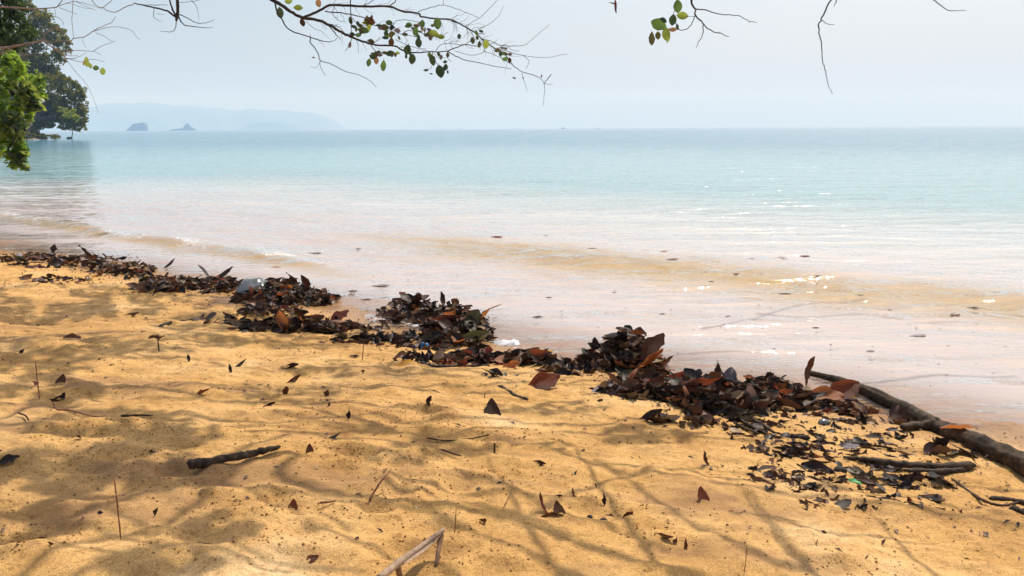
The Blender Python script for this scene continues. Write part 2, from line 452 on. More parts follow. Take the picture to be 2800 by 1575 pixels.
# ---------------------------------------------------------------- leaf and bark materials
def leaf_mat(name, col, rough=.35, trans=.25, tcol=None, var=.35, spec=.5):
    m = M(name); p = m.pos(obj=True)
    oi = m.node('ObjectInfo').outputs['Random']
    n = m.noise(14, 4, .65, p)
    dark = tuple(c * (1 - var) for c in col); lite = tuple(min(1, c * (1 + var)) for c in col)
    c = m.ramp(m.math('ADD', m.math('MULTIPLY', n, .7), m.math('MULTIPLY', oi, .3)), [(.35, dark), (.5, col), (.68, lite)])
    m.l(c, m.b.inputs['Base Color']); m.b.inputs['Roughness'].default_value = rough
    m.b.inputs['Specular IOR Level'].default_value = spec
    w1 = m.node('TexWave'); w1.inputs['Scale'].default_value = 5; w1.inputs['Distortion'].default_value = 3; m.l(p, w1.inputs['Vector'])
    b = m.bump(w1.outputs['Fac'], .10, .01); b = m.bump(m.noise(60, 3, .6, p), .5, .006, b)
    m.l(b, m.b.inputs['Normal'])
    if trans:
        t = m.node('BsdfTranslucent'); t.inputs['Color'].default_value = (*(tcol or col), 1)
        x = m.node('MixShader'); x.inputs[0].default_value = trans
        m.l(m.b.outputs[0], x.inputs[1]); m.l(t.outputs[0], x.inputs[2]); m.l(x.outputs[0], m.out.inputs['Surface'])
    return m.m
LM = {
    'blackish brown': leaf_mat('leaf blackish brown', (.026, .016, .012), .48, .12, (.12, .04, .02), .5, .3),
    'dark brown': leaf_mat('leaf dark brown', (.066, .033, .019), .54, .2, (.26, .085, .03), .5, .2),
    'reddish brown': leaf_mat('leaf reddish brown', (.115, .044, .024), .46, .3, (.38, .09, .03), .4, .22),
    'maroon': leaf_mat('leaf maroon', (.085, .028, .018), .42, .28, (.32, .06, .03), .4, .22),
    'orange brown': leaf_mat('leaf orange brown', (.26, .095, .030), .45, .30, (.75, .25, .06), .4),
    'tan': leaf_mat('leaf tan', (.40, .235, .110), .6, .2, (.6, .35, .15), .3, .3),
    'olive': leaf_mat('leaf olive', (.065, .062, .028), .35, .2, (.20, .17, .04), .4),
    'grey lilac': leaf_mat('leaf grey lilac', (.19, .155, .165), .3, .1, (.3, .22, .22), .3, .6),
    'yellow': leaf_mat('leaf yellow', (.72, .36, .025), .5, .3, (.9, .5, .05), .2),
    'dry brown': leaf_mat('leaf dry brown', (.075, .038, .018), .7, .15, (.3, .12, .04), .45, .2),
    'green': leaf_mat('leaf green', (.045, .082, .030), .4, .35, (.16, .28, .06), .3),
    'dark green': leaf_mat('leaf dark green', (.028, .050, .028), .4, .2, (.08, .15, .05), .3),
    'lime': leaf_mat('leaf lime', (.15, .19, .035), .45, .45, (.36, .44, .07), .25),
    'autumn': leaf_mat('leaf autumn brown', (.24, .12, .03), .5, .4, (.60, .32, .08), .3),
}
def rand_mat(name, stops, rough=.5, trans=0.0, tstops=None, var_noise=0.0, spec=.4):
    """a loose mass of leaves: each piece its own tone"""
    m = M(name)
    g = m.node('NewGeometry').outputs['Random Per Island']
    if var_noise:
        n = m.noise(var_noise, 2, .5, m.pos())
        g = m.math('ADD', m.math('MULTIPLY', g, .62), m.math('MULTIPLY', n, .38))
    m.l(m.ramp(g, stops), m.b.inputs['Base Color']); m.b.inputs['Roughness'].default_value = rough
    m.b.inputs['Specular IOR Level'].default_value = spec
    if trans:
        t = m.node('BsdfTranslucent'); m.l(m.ramp(g, tstops or stops), t.inputs['Color'])
        x = m.node('MixShader'); x.inputs[0].default_value = trans
        m.l(m.b.outputs[0], x.inputs[1]); m.l(t.outputs[0], x.inputs[2]); m.l(x.outputs[0], m.out.inputs['Surface'])
    return m.m
def bark_mat(name, a, b, rough=.85, sc=30, spec=.3):
    m = M(name); p = m.pos((1, 1, 1))
    n = m.noise(sc, 5, .7, p)
    m.l(m.ramp(n, [(.32, a), (.58, b), (.74, tuple(min(.9, c * 2.6) for c in b))] if 'drift' in name else [(.32, a), (.62, b)]), m.b.inputs['Base Color']); m.b.inputs['Roughness'].default_value = rough
    m.b.inputs['Specular IOR Level'].default_value = spec
    m.l(m.bump(m.noise(sc * 2.2, 5, .7, p), .8, .006), m.b.inputs['Normal'])
    return m.m
BARK_DARK = bark_mat('dark bark', (.018, .014, .013), (.055, .042, .036))
BARK_PALE = bark_mat('pale dry bark', (.16, .12, .11), (.30, .24, .20))
BARK_WET = bark_mat('wet driftwood', (.010, .008, .006), (.085, .055, .033), .72, 34, .2)
BARK_TWIG = bark_mat('dead twig', (.030, .018, .012), (.085, .045, .025), .7, 60)
TWIG_LIGHT = bark_mat('dry stem', (.16, .07, .03), (.28, .13, .06), .7, 60)

# ---------------------------------------------------------------- geometry makers
def smooth_line(P_, k=4):
    P_ = np.asarray(P_, float)
    if len(P_) < 3: 
        return np.array([P_[0] + (P_[-1] - P_[0]) * i / k for i in range(k + 1)])
    Q = np.vstack([2 * P_[0] - P_[1], P_, 2 * P_[-1] - P_[-2]]); out = []
    for i in range(1, len(Q) - 2):
        a, b, c, d = Q[i - 1], Q[i], Q[i + 1], Q[i + 2]
        for j in range(k):
            t = j / k
            out.append(.5 * ((2 * b) + (-a + c) * t + (2 * a - 5 * b + 4 * c - d) * t * t + (-a + 3 * b - 3 * c + d) * t ** 3))
    out.append(Q[-2]); return np.array(out)
def tube(L, rad, sides=6, jit=0.0, r=None):
    """closed tube along the points L; rad per point"""
    L = np.asarray(L, float); n = len(L)
    T = np.gradient(L, axis=0); T /= np.linalg.norm(T, axis=1)[:, None] + 1e-12
    ref = np.array([0, 0, 1.0]) if abs(T[0][2]) < .9 else np.array([1.0, 0, 0])
    V = []
    for i in range(n):
        a = np.cross(T[i], ref); a /= np.linalg.norm(a) + 1e-12; b = np.cross(T[i], a); ref = -b if np.dot(-b, ref) > 0 else b
        for k in range(sides):
            th = 2 * math.pi * k / sides
            rr = rad[i] * (1 + (jit * (r.uniform(-1, 1) if r is not None else 0)))
            V.append(L[i] + rr * (math.cos(th) * a + math.sin(th) * b))
    V = np.array(V); F = []
    for i in range(n - 1):
        for k in range(sides):
            k2 = (k + 1) % sides
            F.append((i * sides + k, i * sides + k2, (i + 1) * sides + k2, (i + 1) * sides + k))
    V = np.vstack([V, L[0], L[-1]]); c0, c1 = len(V) - 2, len(V) - 1
    T3 = [(c0, (k + 1) % sides, k) for k in range(sides)] + [(c1, (n - 1) * sides + k, (n - 1) * sides + (k + 1) % sides) for k in range(sides)]
    return V, F, T3
def join(parts):
    Vs, Q, T = [], [], []; o = 0
    for V, F, T3 in parts:
        Vs.append(V); Q += [tuple(i + o for i in f) for f in F]; T += [tuple(i + o for i in f) for f in T3]; o += len(V)
    return np.vstack(Vs), [np.array(Q), np.array(T)]
def line_r(n, r0, r1): return np.linspace(r0, r1, n)

def leaf_geo(seed, wr=.5, cup=.8, bend=.5, ragged=.05, crink=.02, nu=9, nv=5, petiole=True, cut=None, twist=0.0, obov=.85):
    r = np.random.default_rng(seed)
    V = []
    for i in range(nu):
        u = i / (nu - 1)
        wv = wr / 2 * (math.sin(math.pi * min(1, (u * .97 + .012)) ** (1 / obov)) ** .72)
        for j in range(nv):
            v = j / (nv - 1) * 2 - 1
            e = 1 + (r.uniform(-ragged, ragged) if abs(v) == 1 else 0)
            if cut is not None and u > cut: e *= max(.05, 1 - (u - cut) * r.uniform(1.5, 4))
            w_ = wv * e
            ph = cup * v * (1 + .25 * math.sin(u * 5 + seed))
            y = w_ * v * (math.sin(abs(ph)) / abs(ph) if abs(ph) > 1e-3 else 1)
            z = wv * (1 - math.cos(ph)) / max(abs(cup), .2) * (1 if cup > 0 else -1) + r.normal(0, crink * .5)
            if j == nv // 2: z -= .008
            tw = twist * (u - .5); y, z = y * math.cos(tw) - z * math.sin(tw), y * math.sin(tw) + z * math.cos(tw)
            if abs(bend) > 1e-3:
                th = bend * (u - .5); x = math.sin(th) / bend; zz = (1 - math.cos(th)) / bend
                x, zz = x - z * math.sin(th), zz + z * math.cos(th)
            else: x, zz = u - .5, z
            V.append((x, y, zz))
    F = [(i * nv + j, i * nv + j + 1, (i + 1) * nv + j + 1, (i + 1) * nv + j) for i in range(nu - 1) for j in range(nv - 1)]
    V = np.array(V)
    if petiole:
        b = V[nv // 2]; o = len(V)
        V = np.vstack([V, b + (0, .011, 0), b + (0, -.011, 0), b + (-.10, .009, .012), b + (-.10, -.009, .012), b + (-.16, 0.006, .03), b + (-.16, -0.006, .03)])
        F += [(o, o + 1, o + 3, o + 2), (o + 2, o + 3, o + 5, o + 4)]
    return V, np.array(F)
VAR = {
    'flat': [leaf_geo(10 + i, .50 + .04 * (i % 2), .25, .15 + .1 * i, .06, .02) for i in range(4)],
    'cup': [leaf_geo(20 + i, .54, .9 + .15 * i, .5 * (i - 1), .16, .05) for i in range(4)],
    'curl': [leaf_geo(30 + i, .50, .8 + .3 * i, 1.6 + .7 * i, .16, .05, twist=.4 * (i - 1)) for i in range(4)],
    'roll': [leaf_geo(40 + i, .50, 2.0 + .3 * i, .5 + .2 * i, .14, .04, twist=.5 * i) for i in range(3)],
    'torn': [leaf_geo(50 + i, .55, .6 + .2 * i, .4 * i, .30, .05, cut=.3 + .12 * i) for i in range(4)],
    'back': [leaf_geo(60 + i, .50, -.7 - .2 * i, -.7 - .4 * i, .07, .03) for i in range(3)],
    'tri': [leaf_geo(70 + i, .85, .5, .35, .10, .03, petiole=False, obov=2.2) for i in range(3)],
    'round': [leaf_geo(80 + i, .72, .35, .3, .03, .015, obov=1.0) for i in range(3)],
    'lance': [leaf_geo(90 + i, .30, .9, .9, .12, .04, obov=.9, twist=.8 * (i - 1)) for i in range(3)],
}
LMESH = {k: [mesh_np('leaf_' + k, V, F, LM['dark brown']) for V, F in v] for k, v in VAR.items()}
def leaf_matrix(pos, L, heading, tilt, roll):
    h, t = R(heading), R(tilt)
    a = Vector((math.cos(t) * math.cos(h), math.cos(t) * math.sin(h), math.sin(t)))
    s = Vector((-math.sin(h), math.cos(h), 0)); n = a.cross(s); 
    m_ = Matrix((a, s, n)).transposed().to_4x4() @ Matrix.Rotation(R(roll), 4, 'X')
    return Matrix.Translation(Vector(pos)) @ m_ @ Matrix.Scale(L, 4)
def put_leaf(name, kind, vi, mat, Mx, parent=None, inv=None):
    o = bpy.data.objects.new(name, LMESH[kind][vi % len(LMESH[kind])]); COL.objects.link(o)
    o.material_slots[0].link = 'OBJECT'; o.material_slots[0].material = LM[mat]
    if parent is not None:
        o.parent = parent
        if inv is not None: o.matrix_parent_inverse = inv
    o.matrix_basis = Mx
    return o
def bottom(kind, vi, Mx):
    V = VAR[kind][vi % len(VAR[kind])][0]
    W = V @ np.array(Mx.to_3x3()).T
    return W[:, 2].min()
def beach_leaf(px, py, Lpx, mat, heading, tilt, roll, kind, label, sink=.12, vi=None, group=None, dz=0):
    if kind == 'lance' and tilt >= 50 and Lpx < 70: kind, tilt, Lpx = random.choice(['curl', 'torn', 'roll']), tilt * .7, Lpx * .95
    if kind == 'tri': tilt *= .88
    """a fallen leaf resting where the line of sight through a pixel meets the ground"""
    g = ground(px, py); t = (g[1] - 0) / (ray(px, py)[1]); L = Lpx * t / FPX
    vi = random.randrange(4) if vi is None else vi
    Mx = leaf_matrix((0, 0, 0), L, heading, tilt, roll)
    b = bottom(kind, vi, Mx)
    z = max(float(sand_h(np.array([g[0]]), np.array([g[1]]))[0]), 0) - b - (.24 * L * math.sin(R(abs(tilt))) if kind == 'tri' else (.5 * sink + .06) * L) - .001 + dz
    Mx = Matrix.Translation((g[0], g[1], z)) @ Mx
    o = put_leaf('fallen_leaf', kind, vi, mat, Mx)
    tag(o, label, 'leaf', group); return o

def diamonds(C, A, N, L, W, fold=.25):
    """small folded leaf shapes: centres C, long axes A, normals N"""
    n = len(C); Sd = np.cross(N, A)
    L = L[:, None]; W = W[:, None]
    b = C - A * L / 2; tip = C + A * L / 2; l = C + Sd * W / 2 + N * W * fold; r = C - Sd * W / 2 + N * W * fold
    V = np.stack([b, l, tip, r], 1).reshape(-1, 3)
    i = np.arange(n)[:, None] * 4
    F = np.concatenate([i + [0, 1, 2], i + [0, 2, 3]], 1).reshape(-1, 3)
    return V, F
def unit(v): return v / (np.linalg.norm(v, axis=1)[:, None] + 1e-9)
def rand_dirs(n, r, up=0.0, down=0.0):
    a = unit(r.normal(size=(n, 3)) * (1, 1, .6) + (0, 0, -down)); nn = r.normal(size=(n, 3)) + (0, 0, up)
    nn = unit(nn - a * (nn * a).sum(1)[:, None]); return a, nn

# ---------------------------------------------------------------- driftwood log
r = np.random.default_rng(5)
ptsL = [(2205, 1018, 7), (2290, 1040, 12), (2400, 1084, 19), (2490, 1128, 22), (2560, 1166, 23), (2640, 1198, 28), (2720, 1236, 31), (2800, 1272, 36), (2990, 1370, 42)]
cl, rr = [], []
for x, y, w_ in ptsL:
    g = ground(x, y + w_ * .5); t = g[1] / ray(x, y)[1]; R_ = w_ * t / FPX
    R_ *= .88; cl.append((g[0], g[1], max(g[2], .0) + R_ * .66)); rr.append(R_)
L_ = smooth_line(cl, 8); rad = np.interp(np.linspace(0, 1, len(L_)), np.linspace(0, 1, len(rr)), rr)
for i in range(len(L_)): rad[i] *= 1 + .07 * math.sin(i * .9) + .10 * math.exp(-((i - 27) / 1.6) ** 2) + .12 * math.exp(-((i - 44) / 1.8) ** 2)
L_ = np.stack([np.interp(np.linspace(0, 1, 150), np.linspace(0, 1, len(L_)), L_[:, k]) for k in range(3)], 1); rad = np.interp(np.linspace(0, 1, 150), np.linspace(0, 1, len(rad)), rad)
V, F, T3 = tube(L_, rad, 28, 0, r)
for i in range(150):
    for k in range(28):
        a_ = 2 * math.pi * k / 28; f_ = 1 + .10 * float(vn(i * .06, math.cos(a_) * 4 + math.sin(a_) * 3, 5)) + .09 * float(vn(i * .14, a_ * 5 % 31, 6)) + .05 * float(vn(i * .7, a_ * 3, 7))
        f_ += .10 * min(0, float(vn(i * .035, k * 1.3, 9)) + .15) + .03 * float(vn(i * .5, k * 1.7, 10))
        V[i * 28 + k] = L_[i] + (V[i * 28 + k] - L_[i]) * f_
log = empty('driftwood_log', tuple(cl[3]))
INV = Matrix.Translation(-Vector(cl[3]))
def child(name, V, F, mat, parent, inv, smooth=True):
    o = obj(name, mesh_np(name, V, F, mat, smooth), parent); o.matrix_parent_inverse = inv; return o
child('trunk', V, [np.array(F), np.array(T3)], BARK_WET, log, INV)
def pix_tube(pts, r0, r1, lift=0.0, k=4, sides=6, jit=.1, rr=r):
    W = []
    for p_ in pts:
        g = ground(p_[0], p_[1]); W.append((g[0], g[1], g[2] + lift + (p_[2] if len(p_) > 2 else 0)))
    L2 = smooth_line(W, k); t = W[0][1] / ray(*pts[0][:2])[1]; n = len(L2)
    L2 = np.stack([np.interp(np.linspace(0, 1, n * 2), np.linspace(0, 1, n), L2[:, i]) for i in range(3)], 1); n = len(L2)
    rad = np.linspace(r0, r1, n) * t / FPX * rr.uniform(.82, 1.18, n); rad[0] *= .45; rad[1] *= .85; rad[-1] *= .4; rad[-2] *= .75
    L2 = L2 + rr.normal(0, .10, (n, 3)) * np.mean(rad)
    return tube(L2, rad, sides, jit, rr)
V, F, T3 = pix_tube([(2570, 1178, .03), (2545, 1176, .02), (2505, 1175, .01), (2460, 1180, .01)], 16, 9, .01, sides=8)
child('branch_stub', V, [np.array(F), np.array(T3)], BARK_WET, log, INV)
V, F, T3 = pix_tube([(2760, 1262, .02), (2725, 1250, .01), (2690, 1258, .0)], 6, 3, .01)
child('branch_stub', V, [np.array(F), np.array(T3)], BARK_WET, log, INV)
tag(log, 'long dark wet driftwood log lying along the waterline at the right', 'log')
# leaf stuck on the log
c_ = L_[88]; Mx = leaf_matrix((c_[0] - .01, c_[1] - .02, c_[2] + rad[88] * .98), .13, 155, -8, 18)
o = put_leaf('fallen_leaf', 'cup', 1, 'orange brown', Mx); tag(o, 'bright orange brown leaf stuck on top of the driftwood log', 'leaf')

# ---------------------------------------------------------------- sticks
def stick(pts, r0, r1, mat, label, lift=.004, group=None, name='twig', cat='twig', jit=.15, sides=7):
    V, F, T3 = pix_tube(pts, r0, r1, lift, 4, sides, jit)
    c = V.mean(0); o = obj(name, mesh_np(name, V - c, [np.array(F), np.array(T3)], mat)); o.location = c
    tag(o, label, cat, group); return o
stick([(516, 1286), (560, 1283), (640, 1268), (710, 1252), (768, 1238)], 15, 7, BARK_WET, 'short thick black stick lying alone on the sand at left', .022, name='stick', cat='stick', jit=.10, sides=12)
stick([(2305, 1262), (2370, 1268), (2450, 1278), (2560, 1288), (2665, 1284)], 5, 14, BARK_WET, 'long crooked dark stick near the right edge, thick at its right end', .016, name='stick', cat='stick')
stick([(2470, 1292), (2560, 1296), (2640, 1292)], 6, 9, BARK_WET, 'shorter dark stick lying against the long crooked one', .010, name='stick', cat='stick')
stick([(600, 886), (700, 888), (820, 890), (960, 897)], 4, 3, BARK_DARK, 'long thin black twig along the foot of the pile with a red upright leaf')
stick([(432, 898), (460, 886), (500, 882), (545, 870), (558, 862)], 5, 3, BARK_DARK, 'crooked black twig on the sand left of the long thin twig')
stick([(1145, 995), (1195, 1004), (1260, 1003), (1340, 1000)], 6, 3, BARK_DARK, 'straight black twig beside the yellow leaf')
stick([(1165, 1200), (1225, 1208), (1300, 1200), (1345, 1190), (1400, 1193)], 2.2, 1.6, BARK_TWIG, 'thin curved twig lying on the sand in the middle foreground')
stick([(1318, 868, .03), (1345, 862, .05), (1372, 856, .06)], 2.4, 1.2, TWIG_LIGHT, 'thin reddish twig pointing out of the big pile over the water')
stick([(1362, 1058), (1390, 1072), (1415, 1088), (1445, 1094)], 7, 4, BARK_WET, 'knobbly black twig left of the folded reddish brown leaf')
stick([(2018, 1128), (2060, 1152), (2118, 1188)], 5, 5, BARK_WET, 'topmost of the parallel black sticks under the dark leaf pile', .01)
stick([(2008, 1142), (2050, 1168), (2100, 1194)], 5, 4, BARK_WET, 'middle one of the parallel black sticks under the dark leaf pile', .008)
stick([(1995, 1152), (2030, 1172), (2075, 1190)], 4, 4, BARK_WET, 'lowest of the parallel black sticks under the dark leaf pile', .006)
stick([(2160, 1199), (2190, 1204), (2215, 1206)], 8, 7, BARK_WET, 'short stubby black stick at the left end of the debris below the log', .012)
stick([(2308, 1211), (2335, 1215), (2358, 1218)], 6, 5, BARK_WET, 'short stubby black stick right of the pale green leaf')
stick([(2388, 1220), (2415, 1224), (2442, 1229)], 3, 3, BARK_TWIG, 'thin brown stick above the pale skeleton leaf')
stick([(2318, 1150), (2340, 1156), (2340, 1156), (2342, 1157)], 6, 5, BARK_WET, 'tiny black stick right of the shiny shell')
stick([(2275, 1160), (2288, 1168), (2300, 1175)], 4, 4, BARK_WET, 'tiny slanting black stick below the shiny shell')
stick([(2600, 1310), (2640, 1340), (2690, 1372), (2740, 1385), (2800, 1372)], 4, 3, BARK_TWIG, 'bent brown twig curving to the right edge below the long stick')
stick([(2705, 1365), (2760, 1370), (2830, 1385)], 7, 8, BARK_TWIG, 'reddish brown stick cut off by the right edge')
stick([(2760, 1395), (2810, 1410)], 12, 12, BARK_WET, 'thick black stick end at the right edge')
stick([(1010, 1371), (1040, 1350, .03), (1072, 1328, .05)], 3.5, 2.2, TWIG_LIGHT, 'short brown stem sticking slantwise out of the sand')
stick([(330, 1540), (331, 1480, .0), (332, 1480, .09), (331, 1480, .165)][1:], 2.2, 1.8, TWIG_LIGHT, 'tall thin bare stem standing upright in the sand at left', name='stem', cat='stem')
stick([(108, 1094), (109, 1094, .06), (110, 1094, .16)], 1.6, 1.2, TWIG_LIGHT, 'thin upright stem near the left edge', name='stem', cat='stem')
stick([(1243, 1462), (1246, 1462, .03), (1249, 1462, .075)], 1.4, 1.1, TWIG_LIGHT, 'hair thin upright stem beside the bent reed', name='stem', cat='stem')
stick([(2035, 1568), (2037, 1568, .03), (2038, 1568, .075)], 1.3, 1.0, TWIG_LIGHT, 'hair thin upright stem near the lower edge at right', name='stem', cat='stem')
stick([(990, 988), (994, 988, .05), (997, 988, .1)], 1.3, 1.0, TWIG_LIGHT, 'hair thin pale stem left of the yellow leaf', name='stem', cat='stem')
stick([(435, 963), (435, 963, .03), (434, 963, .07)], 2, 1.6, BARK_TWIG, 'stubby upright stem on the sand left of the forked leaves', name='stem', cat='stem')
stick([(1375, 1395), (1392, 1370, .01), (1402, 1352, .02)], 1.3, 1.0, TWIG_LIGHT, 'fine brown stem with a dry leaf at its tip', name='stem', cat='stem')
stick([(145, 1103), (157, 1122), (190, 1124), (250, 1140), (320, 1148)], 2.4, 1.4, TWIG_LIGHT, 'long bent fine twig on the sand at left')
stick([(330, 1140), (370, 1138), (420, 1139)], 4, 2, BARK_TWIG, 'dark slender twig right of the bent fine one')
stick([(48, 1135), (70, 1143), (80, 1157)], 2.4, 2.0, BARK_TWIG, 'small arched twig near the left edge', .01)
stick([(2655, 1090 + 330), (2230, 1490), (2245, 1462)][1:], 1.6, 1.3, TWIG_LIGHT, 'tiny hooked stem in the lower right sand', name='stem', cat='stem')
stick([(1205, 1231), (1240, 1243), (1262, 1250)], 2.6, 2, BARK_TWIG, 'small straight twig beside a tiny upright stub')
stick([(1352, 1243), (1352, 1243, .015), (1353, 1243, .04)], 3, 2.6, BARK_TWIG, 'tiny upright stub of twig in the middle foreground')
stick([(875, 1378), (900, 1376), (920, 1373)], 3.5, 2.2, TWIG_LIGHT, 'short brown twig beside the small triangular leaf')

# ---------------------------------------------------------------- broken reed in the foreground
REED = bark_mat('dry reed', (.27, .17, .10), (.44, .31, .21), .5, 50)
REED_D = bark_mat('reed sheath', (.13, .07, .035), (.30, .17, .08), .6, 60)
t0 = ground(1213, 1452)[1] / ray(1213, 1452)[1]
top = P(1213, 1448, t0 - .13)
a0 = P(1035, 1582, t0 - .36); a1 = P(1085, 1543, t0 - .28)
reed = empty('dry_reed', tuple(a0)); IR = Matrix.Translation(-Vector(a0))
L2 = smooth_line([a0, a1, P(1150, 1495, t0 - .20), top], 5)
V, F, T3 = tube(L2, np.interp(np.linspace(0, 1, len(L2)), [0, .33, .38, .45, 1], [.0085, .0088, .0105, .0082, .0050]), 10, .02, r)
child('stalk', V, [np.array(F), np.array(T3)], REED, reed, IR)
def blade(pts, ws, nrm, mat, name, fold=.3):
    L2 = smooth_line(pts, 5); W = np.interp(np.linspace(0, 1, len(L2)), np.linspace(0, 1, len(ws)), ws)
    T = unit(np.gradient(L2, axis=0)); s_ = unit(np.cross(T, np.array([nrm] * len(L2)))); n_ = np.cross(s_, T)
    V = np.concatenate([L2 - s_ * W[:, None], L2 - n_ * (W * fold)[:, None], L2 + s_ * W[:, None]]); n = len(L2)
    F = [(k * n + i, k * n + i + 1, (k + 1) * n + i + 1, (k + 1) * n + i) for k in (0, 1) for i in range(n - 1)]
    return child(name, V, np.array(F), mat, reed, IR)
g2 = ground(1190, 1562); g2[2] += .006
L2 = smooth_line([P(1207, 1462, t0 - .13), P(1200, 1500, t0 - .16), P(1195, 1535, t0 - .2), g2 + (0, 0, 0)], 4)
V, F, T3 = tube(L2, np.linspace(.0068, .0048, len(L2)), 8, .05, r)
child('broken_end', V, [np.array(F), np.array(T3)], REED_D, reed, IR)
V, F, T3 = tube(smooth_line([P(1088, 1545, t0 - .28), P(1092, 1570, t0 - .28), P(1096, 1600, t0 - .27)], 3), [.007] * 7, 8, .05, r)
child('side_shoot', V, [np.array(F), np.array(T3)], REED_D, reed, IR)
blade([P(1100, 1535, t0 - .27), P(1160, 1496, t0 - .2), P(1212, 1452, t0 - .13)], [.010, .009, .004], (0, -.6, .8), REED, 'leaf_sheath')
tag(reed, 'dry tan reed snapped and folded over, at the bottom edge', 'reed')

# ---------------------------------------------------------------- litter that was washed up
def crumple(name, px, py, wpx, hh, dep, mat, label, cat, seed, n=12, lift=0.0):
    g = ground(px, py); t = g[1] / ray(px, py)[1]; w_ = wpx * t / FPX
    rr_ = np.random.default_rng(seed); V = []
    for i in range(n):
        for j in range(n):
            x, y = i / (n - 1) * 2 - 1, j / (n - 1) * 2 - 1
            k = max(0, 1 - abs(x) ** 2.6) * max(0, 1 - abs(y) ** 2.4)
            z = hh * k * (.75 + .45 * float(vn(x * 1.7 + seed, y * 1.9, seed)) + .2 * float(vn(x * 4, y * 4, seed + 1)))
            e = 1 + .15 * float(vn(x * 2, y * 2 + seed, seed + 3))
            V.append((x * w_ / 2 * e, y * dep / 2 * e, z - .003))
    F = [(i * n + j, i * n + j + 1, (i + 1) * n + j + 1, (i + 1) * n + j) for i in range(n - 1) for j in range(n - 1)]
    o = obj(name, mesh_np(name, V, np.array(F), mat)); o.location = (g[0], g[1], g[2] + lift)
    tag(o, label, cat); return o
def plain(name, col, rough=.4, spec=.5):
    m = M(name); p = m.pos(obj=True)
    m.l(m.ramp(m.noise(12, 3, .6, p), [(.3, tuple(c * .75 for c in col)), (.7, col)]), m.b.inputs['Base Color'])
    m.b.inputs['Roughness'].default_value = rough; m.b.inputs['Specular IOR Level'].default_value = spec
    m.l(m.bump(m.noise(40, 3, .6, p), .4, .004), m.b.inputs['Normal']); return m.m
crumple('plastic_sheet', 700, 800, 105, .13, .30, plain('grey plastic', (.13, .145, .16), .28), 'crumpled grey blue plastic sheet in the dark leaf pile', 'plastic', 3)
crumple('plastic_scrap', 1163, 952, 27, .045, .05, plain('blue plastic', (.01, .16, .42), .35), 'small bright blue plastic scrap at the foot of the big leaf pile', 'plastic', 5, 8)
crumple('plastic_scrap', 1392, 936, 56, .03, .08, plain('white glint', (.78, .79, .80), .3), 'small white glint patch of wet froth at the water edge between the piles', 'plastic', 7, 8)  # glints of wet froth, built as a white crumpled piece
crumple('plastic_scrap', 2338, 1318, 42, .014, .05, plain('green plastic', (.05, .42, .08), .5), 'small bright green plastic scrap on the sand at right', 'plastic', 9, 8)
def pebble(px, py, wpx, sq, mat, label, name='pebble', cat='pebble', lift=.3):
    g = ground(px, py); t = g[1] / ray(px, py)[1]; w_ = wpx * t / FPX / 2
    V, F = [], []
    for i in range(9):
        a = math.pi * i / 8
        for j in range(14):
            b = 2 * math.pi * j / 14; k = 1 + .08 * math.sin(3 * b + px)
            V.append((w_ * math.sin(a) * math.cos(b) * k, w_ * .8 * math.sin(a) * math.sin(b) * k, w_ * sq * math.cos(a)))
    F = [(i * 14 + j, (i + 1) * 14 + j, (i + 1) * 14 + (j + 1) % 14, i * 14 + (j + 1) % 14) for i in range(8) for j in range(14)]
    o = obj(name, mesh_np(name, V, np.array(F), mat)); o.location = (g[0], g[1], g[2] + w_ * sq * lift); tag(o, label, cat); return o
PEB = plain('dark wet stone', (.055, .042, .032), .7, .2); PEB2 = plain('shell', (.16, .17, .16), .12, .8)
pebble(2252, 1160, 34, .7, PEB2, 'shiny dark rounded shell on the sand below the log tip', 'shell', 'shell')
pebble(2216, 1290, 16, .8, PEB, 'small round dark pebble near the green scrap')
pebble(2296, 1290, 36, .7, PEB, 'dark lump at the left end of the long crooked stick', 'seed_pod', 'seed pod')
pebble(1650, 1430, 26, .9, PEB, 'dark round pebble in front of the dug clump of leaves')
pebble(1613, 1416, 17, .8, PEB, 'small dark pebble left of the dug clump of leaves')
pebble(1310, 1338, 14, .9, plain('pale stone', (.35, .25, .15), .7), 'tiny round hollow nutshell on the sand', 'nutshell', 'nutshell')
pebble(1138, 1391, 12, .8, plain('chalky stone', (.7, .66, .6), .6), 'tiny white pebble in the branch shadow')
pebble(1400, 1330, 16, .7, plain('cream stone', (.72, .58, .38), .6), 'tiny cream pebble beside a dry leaf')

